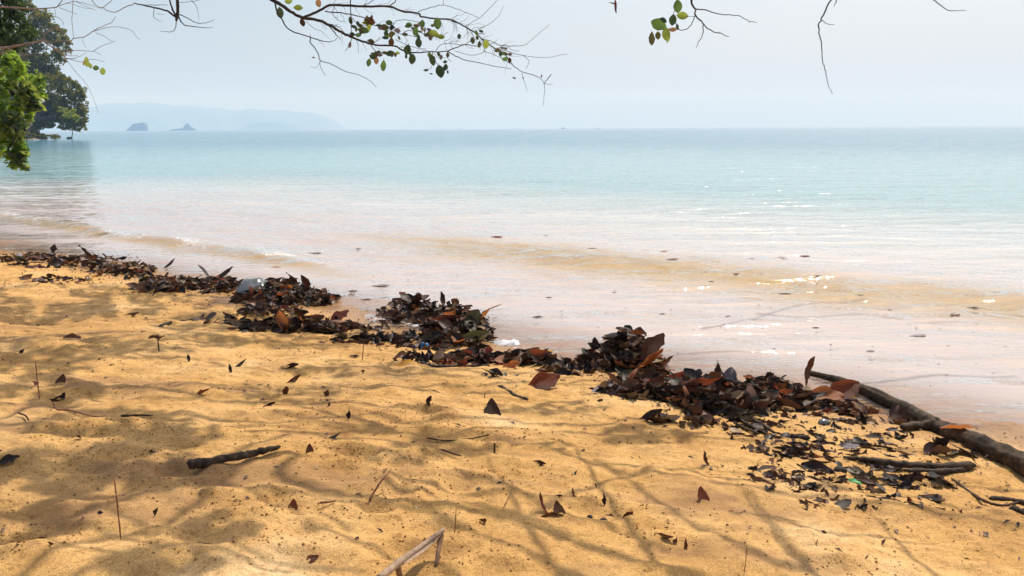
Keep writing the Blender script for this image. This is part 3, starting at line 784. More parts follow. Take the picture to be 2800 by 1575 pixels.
# ---------------------------------------------------------------- fallen leaves that can be told apart
FL = [
    (1345, 1128, 62, 'blackish brown', 95, 62, 8, 'tri', 'dark triangular leaf standing upright on open sand, centre'),
    (1168, 1112, 52, 'blackish brown', 80, 84, 55, 'lance', 'narrow pointed dark leaf standing like a spike in the sand'),
    (955, 1150, 38, 'blackish brown', 85, 70, 20, 'torn', 'small square dark leaf stub standing in the sand'),
    (915, 1197, 36, 'blackish brown', 20, 40, 0, 'tri', 'blocky black leaf piece left of the dug hollow'),
    (846, 1234, 32, 'dark brown', 95, 75, 30, 'tri', 'small upright brown leaf tip above the black stick'),
    (1358, 1395 - 135, 10, 'tan', 0, 0, 0, 'flat', 'tiny tan leaf flake beside the upright twig stub'),
    (1482, 1062, 108, 'reddish brown', 12, 20, 38, 'cup', 'large folded reddish brown leaf lying on bare sand below the piles'),
    (1655, 1078, 100, 'grey lilac', 5, 14, 20, 'round', 'broad shiny grey lilac leaf at the edge of the dark pile'),
    (1112, 998, 88, 'yellow', 8, 4, 10, 'cup', 'bright yellow orange leaf lying on the sand'),
    (1470, 1268, 52, 'blackish brown', -22, 8, 40, 'roll', 'rolled dark leaf with a pale inside, middle foreground'),
    (1925, 1278, 46, 'dry brown', 110, 55, 30, 'torn', 'crumpled dry leaf standing on the sand below the curved twig line'),
    (1918, 1365, 48, 'reddish brown', 100, 66, 10, 'tri', 'small triangular brown leaf upright in the right foreground'),
    (1876, 1488, 44, 'dry brown', 250, -50, 20, 'lance', 'curled brown leaf tip at the right end of a broken leaf'),
    (1810, 1470, 70, 'dry brown', -25, 10, 30, 'roll', 'long curled brown leaf fragment in the lower right foreground'),
    (1848, 1478, 36, 'dry brown', 60, 25, 10, 'torn', 'shredded brown leaf piece between two curled ones'),
    (1505, 1408, 74, 'dark brown', 0, 6, 62, 'roll', 'dark rolled leaf lying flat with its point to the right'),
    (1525, 1405, 48, 'dark brown', 105, 60, 10, 'tri', 'upright pointed half of the dark rolled leaf'),
    (1482, 1392, 66, 'maroon', 118, 48, 35, 'lance', 'narrow maroon leaf leaning up behind the rolled leaf'),
    (1565, 1362, 38, 'dry brown', 110, 50, 60, 'lance', 'small slender leaf sticking up above the dug clump'),
    (1525, 1366, 28, 'blackish brown', 10, 5, 10, 'cup', 'small black flat leaf above the rolled leaf'),
    (1650, 1378, 42, 'blackish brown', 95, 55, 20, 'torn', 'ragged black leaf at the top of the dug clump'),
    (1672, 1400, 50, 'blackish brown', -30, 10, 20, 'torn', 'torn black leaf lying across the dug clump'),
    (1715, 1412, 44, 'dark brown', 35, 15, 30, 'curl', 'curled brown leaf at the right of the dug clump'),
    (1318, 1432, 52, 'dark brown', -30, 18, 20, 'curl', 'curled brown leaf right of the bent reed'),
    (802, 1378, 34, 'reddish brown', 90, 60, 5, 'tri', 'small triangular brown leaf upright in the left foreground'),
    (856, 1516, 34, 'reddish brown', 25, 18, 20, 'tri', 'small wedge shaped brown leaf near the bottom edge'),
    (560, 1480, 84, 'dark brown', -28, 3, 20, 'lance', 'long slanting dark brown leaf at lower left'),
    (405, 1514, 38, 'blackish brown', 5, 3, 5, 'lance', 'small dark flat leaf near the lower left edge'),
    (130, 1506, 60, 'dark brown', -20, 4, 20, 'lance', 'narrow dark leaf near the lower left corner'),
    (100, 1470, 58, 'maroon', 5, 8, 10, 'flat', 'half buried maroon leaf in the lower left shade'),
    (18, 1262, 66, 'blackish brown', 20, 18, 20, 'cup', 'large black leaf cut off by the left edge'),
    (420, 1240, 66, 'blackish brown', -28, 12, 50, 'roll', 'rolled dark leaf above the black stick'),
    (165, 1090, 58, 'blackish brown', 35, 22, 20, 'curl', 'twisted dark leaf beside the thin upright stem'),
    (170, 1046, 34, 'dark brown', 90, 55, 10, 'tri', 'small upright brown leaf above the twisted dark one'),
    (558, 1078, 50, 'reddish brown', 20, 22, 20, 'torn', 'ragged reddish brown leaf on the sand at left'),
    (515, 988, 32, 'blackish brown', 118, 62, 20, 'lance', 'narrow black leaf tip leaning left of the forked pair'),
    (628, 1014, 40, 'blackish brown', 120, 55, 20, 'lance', 'left one of the forked pair of black leaves'),
    (655, 1000, 48, 'blackish brown', 35, 30, 20, 'lance', 'right one of the forked pair of black leaves'),
    (738, 1112, 38, 'blackish brown', 10, 18, 10, 'cup', 'small black leaf at the left of the standing curled leaf'),
    (778, 1078, 46, 'dark brown', 100, 50, 30, 'curl', 'curled dark leaf standing below its slanting neighbour'),
    (800, 1046, 56, 'dark brown', 38, 25, 40, 'lance', 'slanting dark leaf with its stalk pointing up'),
    (793, 1006, 54, 'blackish brown', 5, 8, 10, 'cup', 'small dark humped leaf above the slanting one'),
    (893, 1082, 30, 'dry brown', 70, 50, 40, 'torn', 'small torn brown leaf left of the spike leaf'),
    (900, 1112, 22, 'dark brown', 80, 60, 40, 'lance', 'tiny hooked leaf tip below the torn one'),
    (965, 975, 36, 'blackish brown', 0, 10, 10, 'cup', 'small black leaf above the hair thin stem'),
    (870, 940, 40, 'blackish brown', 8, 6, 10, 'flat', 'small black leaf under the pile with the red leaf'),
    (935, 953, 30, 'blackish brown', 15, 8, 20, 'lance', 'small slender black leaf right of its twin'),
    (1305, 1022, 66, 'blackish brown', -12, 5, 10, 'flat', 'flat black leaf lying below the reddish pile'),
    (990, 1022, 30, 'dark brown', -20, 20, 20, 'torn', 'small torn leaf below the hair thin stem'),
    (1500, 1202, 40, 'maroon', -5, 4, 10, 'lance', 'small dark maroon flat leaf in the middle sand'),
    (2430, 1282, 84, 'grey lilac', 12, 8, 15, 'round', 'pale lilac skeleton leaf above the long crooked stick'),
    (2265, 1238, 52, 'olive', 5, 6, 10, 'round', 'pale green grey leaf in the debris below the log'),
    (2320, 1228, 60, 'grey lilac', -12, 15, 10, 'cup', 'wet grey leaf right of the pale green one'),
    (2185, 1238, 90, 'blackish brown', -15, 18, 20, 'torn', 'ragged black leaf in the debris below the log'),
    (2140, 1290, 120, 'dark brown', -24, 4, 10, 'lance', 'long dark strip of leaf slanting through the lower debris'),
    (2662, 1275, 42, 'dry brown', 120, 40, 30, 'lance', 'dry brown leaf curling up right of the long stick'),
    (2250, 1130, 70, 'maroon', 25, 14, 20, 'lance', 'slender maroon leaf just above the shiny shell'),
    (2320, 1138, 62, 'blackish brown', -22, 12, 30, 'curl', 'curled black leaf below the orange brown ones'),
    (2500, 1320, 70, 'dark brown', 10, 15, 20, 'torn', 'ragged leaf clump under the long crooked stick'),
    (2618, 1205 + 195, 44, 'dark brown', -25, 6, 10, 'curl', 'small curled dark leaf at the lower end of the debris'),
    (345, 862, 70, 'dark brown', 18, 10, 30, 'lance', 'slender curled leaf on the shaded sand below the first pile'),
    (190, 925, 60, 'dark brown', 4, 8, 20, 'cup', 'humped dark leaf on the shaded sand at left'),
    (150, 922 - 58, 70, 'dry brown', 2, 6, 10, 'flat', 'flat brown leaf on the shaded sand near the left edge'),
    (60, 962, 26, 'blackish brown', 60, 40, 20, 'torn', 'tiny black leaf near the left edge'),
    (425, 925, 60, 'dark brown', 6, 12, 30, 'torn', 'ragged leaf below the crooked black twig'),
    (65, 1042, 80, 'maroon', 6, 4, 10, 'flat', 'dark maroon leaf half buried at the left edge'),
    # leading leaves of the piles
    (465, 668 + 62, 42, 'blackish brown', 40, 38, 20, 'lance', 'sharp dark leaf sticking out of the first pile over the water'),
    (612, 760, 68, 'blackish brown', 22, 32, 30, 'lance', 'long dark leaf pointing up right from the second pile'),
    (828, 790, 46, 'blackish brown', 80, 75, 20, 'lance', 'dark pointed leaf standing on top of the third pile'),
    (150, 693, 34, 'blackish brown', 90, 60, 10, 'torn', 'blocky black leaf standing on the first pile'),
    (925, 886, 72, 'maroon', 32, 32, 20, 'cup', 'red leaf standing up at the end of the low dark pile'),
    (850, 868, 90, 'maroon', -12, 8, 40, 'lance', 'long glossy red leaf lying behind the standing red leaf'),
    (1118, 842, 96, 'reddish brown', 140, 26, 30, 'cup', 'large reddish brown leaf peaking at the top left of the big pile'),
    (1208, 838, 58, 'blackish brown', 105, 68, 30, 'lance', 'dark narrow leaf pointing straight up from the big pile'),
    (1290, 905, 92, 'olive', 60, 38, 30, 'cup', 'large olive green leaf leaning in the right of the big pile'),
    (1285, 935, 120, 'olive', 15, 15, 30, 'cup', 'wet dark green leaf lying under the leaning olive one'),
    (1450, 990, 110, 'reddish brown', 5, 18, 40, 'cup', 'red brown arched leaf in the low pile left of the curled mound'),
    (1490, 972, 46, 'yellow', 10, 20, 20, 'cup', 'glossy amber leaf between the red leaves'),
    (1700, 925, 92, 'reddish brown', 5, 4, 16, 'back', 'arched brown leaf forming the top of the curled mound'),
    (1790, 945, 66, 'dark brown', 95, 50, 20, 'curl', 'curled leaf standing at the right top of the mound'),
    (1625, 960, 62, 'blackish brown', 100, 65, 20, 'lance', 'black leaf stem standing at the left of the mound'),
    (1662, 968, 66, 'orange brown', 20, 25, 30, 'cup', 'tan cupped leaf under the arched top of the mound'),
    (1670, 930, 64, 'tan', 15, 8, 20, 'cup', 'pale tan leaf tucked under the arched brown one on the mound'),
    (1765, 940, 50, 'orange brown', 60, 20, 30, 'curl', 'small orange tan curl beside the curled standing leaf'),
    (1395, 1008, 62, 'orange brown', 20, 16, 30, 'cup', 'orange pink leaf underside in the low reddish pile'),
    (1262, 1004, 58, 'reddish brown', 60, 30, 30, 'curl', 'red curled leaf at the left of the low reddish pile'),
    (1140, 880, 70, 'tan', 10, 12, 30, 'cup', 'tan leaf hollow in the front of the big pile'),
    (1800, 1010, 66, 'orange brown', 70, 40, 20, 'torn', 'torn orange tan leaf at the right side of the mound'),
    (2205, 1045, 92, 'dark brown', 50, 52, 68, 'lance', 'tall pointed dark leaf standing above the log tip'),
    (2110, 1050, 54, 'blackish brown', 92, 55, 20, 'tri', 'squarish black leaf standing left of the tall pointed one'),
    (2245, 1092, 120, 'orange brown', -32, 14, 28, 'cup', 'orange brown leaf glowing at the left end of the log'),
    (2300, 1080, 120, 'reddish brown', 12, 20, 40, 'cup', 'reddish folded leaf resting over the end of the log'),
    (2335, 1125, 96, 'reddish brown', -28, 8, 30, 'lance', 'slender red brown leaf below the folded one'),
    (1860, 1040, 130, 'maroon', -16, 10, 30, 'cup', 'long wet maroon leaf across the top of the dark pile'),
    (1990, 1060, 84, 'grey lilac', 60, 40, 20, 'cup', 'crumpled silvery leaf in the middle of the dark pile'),
    (1960, 1035, 60, 'blackish brown', 80, 60, 20, 'torn', 'black leaf standing beside the silvery one'),
    (480, 775, 70, 'orange brown', 5, 12, 20, 'cup', 'pale tan cupped leaf in the second pile'),
    (555, 785, 66, 'tan', 18, 12, 20, 'lance', 'slender tan leaf lying in the second pile'),
    (1085, 830, 70, 'blackish brown', 30, 20, 20, 'torn', 'ragged black leaf at the left shoulder of the big pile'),
    (1070, 868, 70, 'orange brown', -35, 25, 30, 'lance', 'orange edged leaf slanting out of the left of the big pile'),
]
for a in FL: beach_leaf(*a)
nfl = len(FL)

# ---------------------------------------------------------------- wrack line: piles of wet leaves
LITTER = rand_mat('wet leaf litter', [(0, (.014, .010, .008)), (.35, (.036, .020, .014)), (.6, (.080, .034, .021)), (.8, (.17, .075, .035)), (.9, (.08, .065, .04)), (1, (.38, .24, .13))], .5, .15, None, 0, .3)
PILES = [
    ('first pile from left', 20, [(110, 716, 110, 16, .08), (250, 722, 120, 20, .11), (375, 738, 50, 12, .09), (320, 748, 90, 12, .06), (150, 768, 110, 10, .03)], .15, 380),
    ('second pile from left', 18, [(470, 782, 95, 18, .09), (590, 786, 70, 16, .12), (420, 790, 60, 10, .05)], .14, 300),
    ('third pile from left', 28, [(770, 812, 95, 26, .22), (870, 822, 60, 16, .12), (700, 822, 70, 18, .09), (740, 856, 90, 16, .06)], .15, 430),
    ('low pile with red leaf', 16, [(860, 898, 120, 14, .09), (740, 900, 110, 12, .05)], .15, 280),
    ('big pile above blue scrap', 35, [(1130, 862, 90, 24, .21), (1240, 892, 85, 34, .25), (1200, 938, 110, 20, .09), (1310, 915, 40, 22, .09), (1110, 935, 90, 16, .05)], .16, 520),
    ('low reddish pile', 18, [(1290, 985, 110, 14, .07), (1440, 988, 95, 14, .08)], .14, 260),
    ('curled mound', 24, [(1710, 985, 76, 34, .30), (1640, 995, 60, 22, .18), (1780, 1015, 45, 18, .15)], .15, 380),
    ('dark pile by log', 38, [(1760, 1068, 130, 26, .09), (1920, 1078, 130, 32, .12), (2090, 1088, 120, 34, .13), (1990, 1120, 130, 22, .05), (2180, 1110, 80, 22, .06)], .16, 620),
    ('debris below the log', 6, [(2160, 1222, 130, 34, .006), (2330, 1235, 110, 30, .006), (2070, 1170, 90, 26, .012), (2520, 1318, 120, 22, .012), (2230, 1318, 130, 16, .004), (2400, 1375, 220, 16, .003), (2250, 1190, 260, 60, .004), (2300, 1290, 320, 60, .002)], .10, 560),
]
MIXC = ['blackish brown'] * 28 + ['dark brown'] * 32 + ['reddish brown'] * 15 + ['maroon'] * 8 + ['orange brown'] * 9 + ['olive'] * 4 + ['grey lilac'] * 2 + ['tan'] * 2
RED = ['reddish brown'] * 5 + ['maroon'] * 4 + ['dark brown'] * 4 + ['blackish brown'] * 3 + ['orange brown'] * 2
KINDS_ = ['cup', 'curl', 'roll', 'torn', 'flat', 'back', 'lance', 'cup', 'curl', 'torn']
rp = random.Random(11)
planned = []
for pi_, (pname, n, ells, Lm, nf) in enumerate(PILES):
    wts = [e[2] * e[3] * (.3 + e[4] * 8) for e in ells]
    used_ = []; x0_, x1_ = min(e[0] - e[2] for e in ells), max(e[0] + e[2] for e in ells); SZ = []
    for k in range(n):
        e = rp.choices(ells, wts)[0]
        a, q_ = rp.uniform(0, 2 * math.pi), math.sqrt(rp.random()) * .92
        x, y = e[0] + e[2] * q_ * math.cos(a), e[1] + e[3] * q_ * math.sin(a)
        g = ground(x, y); prof_ = (1 - q_ ** 2)
        mat = rp.choice(RED if 'reddish' in pname else MIXC); kind = rp.choice(KINDS_)
        L = Lm * rp.uniform(.7, 1.4)
        st = rp.random() < .13 and e[4] > .08
        tilt = rp.uniform(30, 62) if st else rp.uniform(-14, 20)
        Mx = leaf_matrix((0, 0, 0), L, rp.uniform(0, 360), tilt, rp.uniform(-32, 32)); vi = rp.randrange(4)
        b = bottom(kind, vi, Mx)
        z = max(g[2], 0) - b + e[4] * prof_ * rp.uniform(.25, .66) - (.02 if not st else .03)
        o = put_leaf('fallen_leaf', kind, vi, mat, Matrix.Translation((g[0], g[1], z)) @ Mx)
        xx = (x - x0_) / (x1_ - x0_); at_ = 'left end' if xx < .25 else 'left half' if xx < .45 else 'middle' if xx < .58 else 'right half' if xx < .78 else 'right end'
        yy = (y - e[1]) / e[3]; ed = 'back' if yy < -.35 else 'front' if yy > .35 else ''
        sz = '' if st else 'large' if L > Lm * 1.15 else 'small' if L < Lm * .92 else ''
        sh = 'upright ' if st else ''
        sh += {'cup': 'cupped', 'curl': 'curled', 'roll': 'rolled', 'torn': 'torn', 'flat': 'flat', 'back': 'arched', 'lance': 'narrow'}[kind]
        lab = ' '.join(f'{sz} {sh} {mat} leaf, {ed} {at_} of the {pname}'.split())
        if any(lab == l_ for _o, l_ in used_): lab = 'broader ' + lab.replace('large ', '').replace('small ', '')
        used_.append((o, lab))
    cnt = {}
    for o, mt in used_: cnt[mt] = cnt.get(mt, 0) + 1
    for o, mt in used_:
        tag(o, mt, 'leaf', 'wet leaves of the ' + pname)
    # the mass of broken leaves they lie on
    r = np.random.default_rng(100 + pi_); Vs, Fs, off = [], [], 0
    w_ = np.array(wts) / sum(wts)
    if pi_ == 0: ells = ells + [(60, 706, 70, 12, .04), (400, 765, 60, 8, .02)]; w_ = np.array([e[2] * e[3] * (.3 + e[4] * 8) for e in ells]); w_ = w_ / w_.sum()
    if pi_ == 3: ells = ells + [(980, 905, 90, 10, .02), (620, 880, 80, 8, .01), (1010, 935, 110, 10, .01)]; w_ = np.array([e[2] * e[3] * (.3 + e[4] * 8) for e in ells]); w_ = w_ / w_.sum()
    if pi_ == 5: ells = ells + [(1560, 1010, 80, 16, .04), (1360, 1028, 60, 7, .004), (1180, 985, 100, 12, .02)]; w_ = np.array([e[2] * e[3] * (.3 + e[4] * 8) for e in ells]); w_ = w_ / w_.sum()
    if pi_ == 7: ells = ells + [(2330, 1120, 80, 16, .03), (2420, 1150, 90, 12, .01), (1900, 1150, 160, 14, .008), (2600, 1240, 60, 10, .01)]; w_ = np.array([e[2] * e[3] * (.3 + e[4] * 8) for e in ells]); w_ = w_ / w_.sum()
    allk = [(k, i) for k in ('cup', 'torn', 'curl', 'flat', 'roll') for i in range(len(VAR[k]))]
    for k in range(int(nf * 1.7)):
        e = ells[r.choice(len(ells), p=w_)]; a, q_ = r.uniform(0, 2 * math.pi), math.sqrt(r.random()) * (1.0 if k % 3 else 1.55)
        x, y = e[0] + e[2] * q_ * math.cos(a), e[1] + e[3] * q_ * math.sin(a)
        g = ground(x, y); prof_ = max(0, 1 - q_ ** 2)
        kd, vi = allk[r.integers(len(allk))]; Vv, Ff = VAR[kd][vi]
        Vv, Ff = Vv[:45], Ff[:32]
        L = r.uniform(.03, .135) if k % 3 else r.uniform(.008, .035)
        thin = pi_ == 8; L = L * (.62 if thin else 1)
        Mx = np.array(leaf_matrix((0, 0, 0), L, r.uniform(0, 360), r.uniform(-24, 32) * (.5 if thin else 1), r.uniform(-50, 50) * (.5 if thin else 1)).to_3x3())
        W_ = Vv @ Mx.T; W_ += (g[0], g[1], max(g[2], 0) - W_[:, 2].min() - .006 + e[4] * prof_ * r.uniform(0, .60))
        Vs.append(W_); Fs.append(Ff + off); off += len(W_)
    o = obj('leaf_litter', mesh_np('leaf_litter', np.vstack(Vs), np.vstack(Fs), LITTER)); tag(o, 'broken wet leaf litter of the ' + pname, kind='stuff')

# ---------------------------------------------------------------- bits floating in the shallows
FLOAT = [(980, 684, 24, 'blackish brown', 'small black leaf standing out of the shallow water'), (862, 698, 52, 'grey lilac', 'pale grey leaf floating left of the small black one'),
         (1358, 656, 46, 'reddish brown', 'slender red brown leaf floating behind the wave'), (1492, 646, 16, 'dark brown', 'tiny dark speck of leaf behind the wave'),
         (1618, 690, 36, 'dark brown', 'dark oval leaf floating in the middle of the wave'), (1815, 698, 30, 'orange brown', 'orange brown leaf floating in the wave'),
         (1838, 724, 44, 'reddish brown', 'pale reddish leaf just in front of the wave'), (2012, 757, 26, 'dark brown', 'dark leaf scrap low on the wave face'),
         (2055, 719, 14, 'blackish brown', 'tiny black leaf tip beside the glitter'), (2135, 712, 40, 'grey lilac', 'grey leaf floating behind the glittering crest'),
         (2200, 704, 36, 'maroon', 'thin maroon leaf floating farthest out'), (2352, 811, 22, 'olive', 'small green black leaf near the glittering crest'),
         (2610, 860, 46, 'dark brown', 'left one of the two dark leaves floating near the right edge'), (2662, 848, 40, 'blackish brown', 'right one of the two dark leaves floating near the right edge'),
         (2235, 772, 26, 'dark brown', 'brown leaf scrap floating left of the small green black leaf'), (1945, 771, 18, 'dark brown', 'tiny leaf scrap below the wave face'),
         (2145, 803, 44, 'dark brown', 'thin dark leaf stretched out in front of the wave'), (2432, 846, 20, 'blackish brown', 'small black leaf in front of the wave at right'),
         (2510, 918, 60, 'grey lilac', 'grey flat leaf under the surface near the right'), (1990, 860, 24, 'grey lilac', 'bluish grey scrap in the shallows'),
         (1810, 856, 28, 'dark brown', 'small dark scrap in the middle shallows'), (1470, 868, 40, 'blackish brown', 'thin black scrap right of the big pile'),
         (1500, 815, 22, 'dark brown', 'tiny dark scrap above the thin black one'), (1680, 800, 18, 'dark brown', 'tiny brown scrap left of the wave foot'),
         (2230, 895, 26, 'dark brown', 'small dark scrap above the tall pointed leaf'), (1042, 783, 60, 'grey lilac', 'grey blue wet leaf left of the big pile'),
         (755, 732, 34, 'orange brown', 'reddish leaf at the end of the swash line'), (965, 742 + 55, 34, 'dark brown', 'thin dark scrap right of the third pile'),
         (1000, 820, 40, 'blackish brown', 'small black scrap at the tip of the third pile'), (2380, 960, 30, 'grey lilac', 'grey scrap in the shallows above the log')]
for i, (x, y, L, mt, lab) in enumerate(FLOAT):
    d = ray(x, y); t = -CAM[2] / d[2]; p_ = CAM + d * t; Lm = L * t / FPX
    z = float(sea_h(np.array([p_[0]]), np.array([p_[1]]))[0]) + .0015; Lm *= .8
    st = False
    Mx = leaf_matrix((p_[0], p_[1], z + (.25 * Lm if st else 0)), Lm, random.uniform(-25, 25) if not st else 80, 50 if st else random.uniform(-1, 2), random.uniform(-4, 4))
    o = put_leaf('floating_leaf', 'flat', i, mt, Mx)
    tag(o, lab, 'leaf', 'leaf scraps floating in the shallows')
# specks of bark and leaf on the water
r = np.random.default_rng(77); n = 700
U = r.uniform(-6, 7.5, n); Q = np.abs(r.normal(0, 1.5, n)) + .1
cx, cy = .81 * U - (-Q) * 0 + 0, 0
Xs = .81 * U + .585 * (Q + 3.82); Ys = -.585 * U + .81 * (Q + 3.82)
C = np.stack([Xs, Ys, sea_h(Xs, Ys) + .003], 1); A, N = rand_dirs(n, r, 6); A[:, 2] *= .15; A = unit(A); N = unit(N - A * (N * A).sum(1)[:, None])
V, F = diamonds(C, A, N, r.uniform(.006, .030, n), r.uniform(.003, .010, n), .2)
SPECK = rand_mat('dark bits', [(0, (.02, .012, .008)), (.5, (.06, .03, .015)), (.8, (.16, .08, .04)), (1, (.3, .2, .12))], .6)
tag(obj('floating_debris', mesh_np('floating_debris', V, F, SPECK, False)), 'small dark specks floating in the shallows', kind='stuff')

# ---------------------------------------------------------------- small debris and crumbs on the sand
r = np.random.default_rng(78); n = 60000
X = r.uniform(-6.5, 3.5, n); Y = r.uniform(1.2, 9.5, n); s_ = shore_s(X, Y)
dens = .06 + .42 * np.clip(fbm(X * 1.1, Y * 1.9, 61, 4) - .05, 0, 1) + .12 * sstep(4, 5.5, Y) * np.clip(vn(X * 2, Y * 4, 63) + .3, 0, 1) + .75 * np.exp(-((s_ - .35) / .30) ** 2) + .10 * np.exp(-((s_ - 1.1) / .5) ** 2)
zone = np.exp(-(((X - 1.25) / .9) ** 2 + ((Y - 2.85) / .45) ** 2)); dens += .55 * zone * np.clip(vn(X * 5, Y * 7, 62) + .4, 0, 1)
k = (r.random(n) < dens) & (s_ > .0); X, Y, s_ = X[k], Y[k], s_[k]; n = len(X)
big = r.random(n) < .2
L = np.where(big, r.uniform(.012, .030, n), r.uniform(.004, .013, n)); W = L * r.uniform(.18, .6, n)
A, N = rand_dirs(n, r, 2.2); A[:, 2] *= np.where(big, .55, .35); A = unit(A); N = unit(N - A * (N * A).sum(1)[:, None])
C = np.stack([X, Y, sand_h(X, Y) + .15 * W + .35 * L * np.abs(A[:, 2])], 1)
V, F = diamonds(C, A, N, L, W, .35)
tag(obj('beach_debris', mesh_np('beach_debris', V, F, SPECK, False)), 'scattered brown crumbs of leaf and bark on the sand', kind='stuff')
# sand clods round the dug places
ico = np.array([(0, 0, 1), (.89, 0, .45), (.28, .85, .45), (-.72, .53, .45), (-.72, -.53, .45), (.28, -.85, .45), (.72, .53, -.45), (-.28, .85, -.45), (-.89, 0, -.45), (-.28, -.85, -.45), (.72, -.53, -.45), (0, 0, -1)])
icf = np.array([(0, 1, 2), (0, 2, 3), (0, 3, 4), (0, 4, 5), (0, 5, 1), (1, 6, 2), (2, 7, 3), (3, 8, 4), (4, 9, 5), (5, 10, 1), (2, 6, 7), (3, 7, 8), (4, 8, 9), (5, 9, 10), (1, 10, 6), (11, 7, 6), (11, 8, 7), (11, 9, 8), (11, 10, 9), (11, 6, 10)])
Vs, Fs, off = [], [], 0
for (px_, py_, rx, ry, dp) in PITS:
    for k in range(int(1600 * dp * (1 + rx * 3))):
        a, q_ = r.uniform(0, 6.28), r.uniform(.6, 2.4); x, y = px_ + rx * q_ * math.cos(a), py_ + ry * q_ * math.sin(a)
        Vs.append((x, y, r.uniform(.0012, .0042)))
nC = 1500
Xc, Yc = r.uniform(-4, 3, nC), r.uniform(1.4, 6, nC); kk = (vn(Xc * 1.3, Yc * 1.8, 66) > .1) & (shore_s(Xc, Yc) > .6)
Vs += [(x, y, z) for x, y, z in zip(Xc[kk], Yc[kk], r.uniform(.0015, .005, kk.sum()))]
Vs = np.array(Vs); z = sand_h(Vs[:, 0], Vs[:, 1]); nC = len(Vs)
cr = ico[None] * (Vs[:, 2][:, None, None]) * r.uniform(.65, 1.25, (nC, 12, 1)) + np.stack([Vs[:, 0], Vs[:, 1], z + Vs[:, 2] * .4], 1)[:, None]
Fc = (icf[None] + (np.arange(nC) * 12)[:, None, None]).reshape(-1, 3)
dtone = np.zeros((nC * 12, 3)); dtone[:, 1] = np.repeat(r.uniform(.0, .35, nC), 12)
tag(obj('sand_crumbs', mesh_np('sand_crumbs', cr.reshape(-1, 3), Fc, MAT_SAND, True, dtone)), 'crumbs of damp sand around footprints', kind='stuff')
# ---------------------------------------------------------------- the tree overhead: trunk behind the viewer, boughs reaching over the beach
TB = np.array([-3.3, -1.9, float(sand_h(np.array([-3.3]), np.array([-1.9]))[0]) - .1])
tree = empty('overhanging_tree', tuple(TB)); IT = Matrix.Translation(-Vector(TB))
tag(tree, 'half bare tree whose thin leafy boughs hang over the beach from above', 'tree')
r = np.random.default_rng(21)
J = np.array([-2.3, .1, 3.9]); J2 = np.array([-5.6, 3.8, 4.3]); J3 = np.array([2.4, 1.2, 3.8])
def world_tube(lines, mat, name, parent, inv, sides=8):
    parts = [tube(smooth_line(a, 5), np.interp(np.linspace(0, 1, (len(a) - 1) * 5 + 1 if len(a) > 2 else 6), np.linspace(0, 1, len(b)), b), sides, .05, r) for a, b in lines]
    V, F = join(parts); return child(name, V, F, mat, parent, inv)
world_tube([([TB, TB + (.15, .5, 1.4), TB + (.6, 1.1, 2.8), J], (.20, .16, .12, .10))], BARK_DARK, 'trunk', tree, IT, 12)
world_tube([([J, (-3.6, 1.8, 4.2), J2, (-6.9, 6.0, 4.3)], (.08, .06, .045, .03))], BARK_DARK, 'bough', tree, IT)
world_tube([([J, (-.5, .6, 4.1), (1.2, .7, 4.1), J3, (4.2, 2.3, 3.9)], (.08, .055, .045, .035, .025))], BARK_DARK, 'bough', tree, IT)

def zc(X, Y, z):   # zoomed-crop coordinates to photograph pixels
    if z == 1: return X / 2.8986, Y / 2.8986
    if z == 2: return 700 + X / 2.862, Y / 2.862
    return 1600 + X / 2.3418, Y / 2.3418
ZS = {1: 2.8986, 2: 2.862, 3: 2.3418}
def twig_geo(pts, z, t, w0, w1, dt=0.0, wob=.02):
    W = []; n = len(pts)
    for i, (x, y) in enumerate(pts):
        a, b = zc(x, y, z); tt = t + dt * i / max(1, n - 1) + r.uniform(-wob, wob)
        W.append(P(a, b, tt))
    Ls = smooth_line(W, 4); m_ = len(Ls)
    j = r.normal(0, .0012, (m_, 3)); j[0] = 0; Ls = Ls + j
    return tube(Ls, np.linspace(w0, w1, m_) / ZS[z] * t / FPX / 2, 5, .1, r)
def sprout(lines, z, t, n, l0, l1, seed, w=3.2):
    q = random.Random(seed); out = []
    for _ in range(n):
        L_ = q.choice(lines); i = q.randrange(len(L_) - 1); f = q.random()
        x = L_[i][0] + (L_[i + 1][0] - L_[i][0]) * f; y = L_[i][1] + (L_[i + 1][1] - L_[i][1]) * f
        a = math.atan2(L_[i + 1][1] - L_[i][1], L_[i + 1][0] - L_[i][0]) + q.choice((-1, 1)) * q.uniform(.35, 1.1); pts = [(x, y)]
        for k in range(3):
            s_ = q.uniform(l0, l1) / 3; x += s_ * math.cos(a); y += s_ * math.sin(a); a += q.uniform(-.5, .5); pts.append((x, y))
        out.append(twig_geo(pts, z, t, w, w * .45, q.uniform(-.15, .15), .01))
    return out
def up_from(pt, z, t, to, w, sag=.35):
    """the hidden upper length of a bough, from the top of the picture back to the tree"""
    a, b = zc(*pt, z); s = P(a, b, t); to = np.array(to)
    mid = (s + to) / 2 + (0, 0, sag)
    Ls = smooth_line([s, s + (mid - s) * .35 + (0, 0, .12), mid, to], 5)
    return tube(Ls, np.linspace(w / ZS[z] * t / FPX / 2, .03, len(Ls)), 7, .06, r)
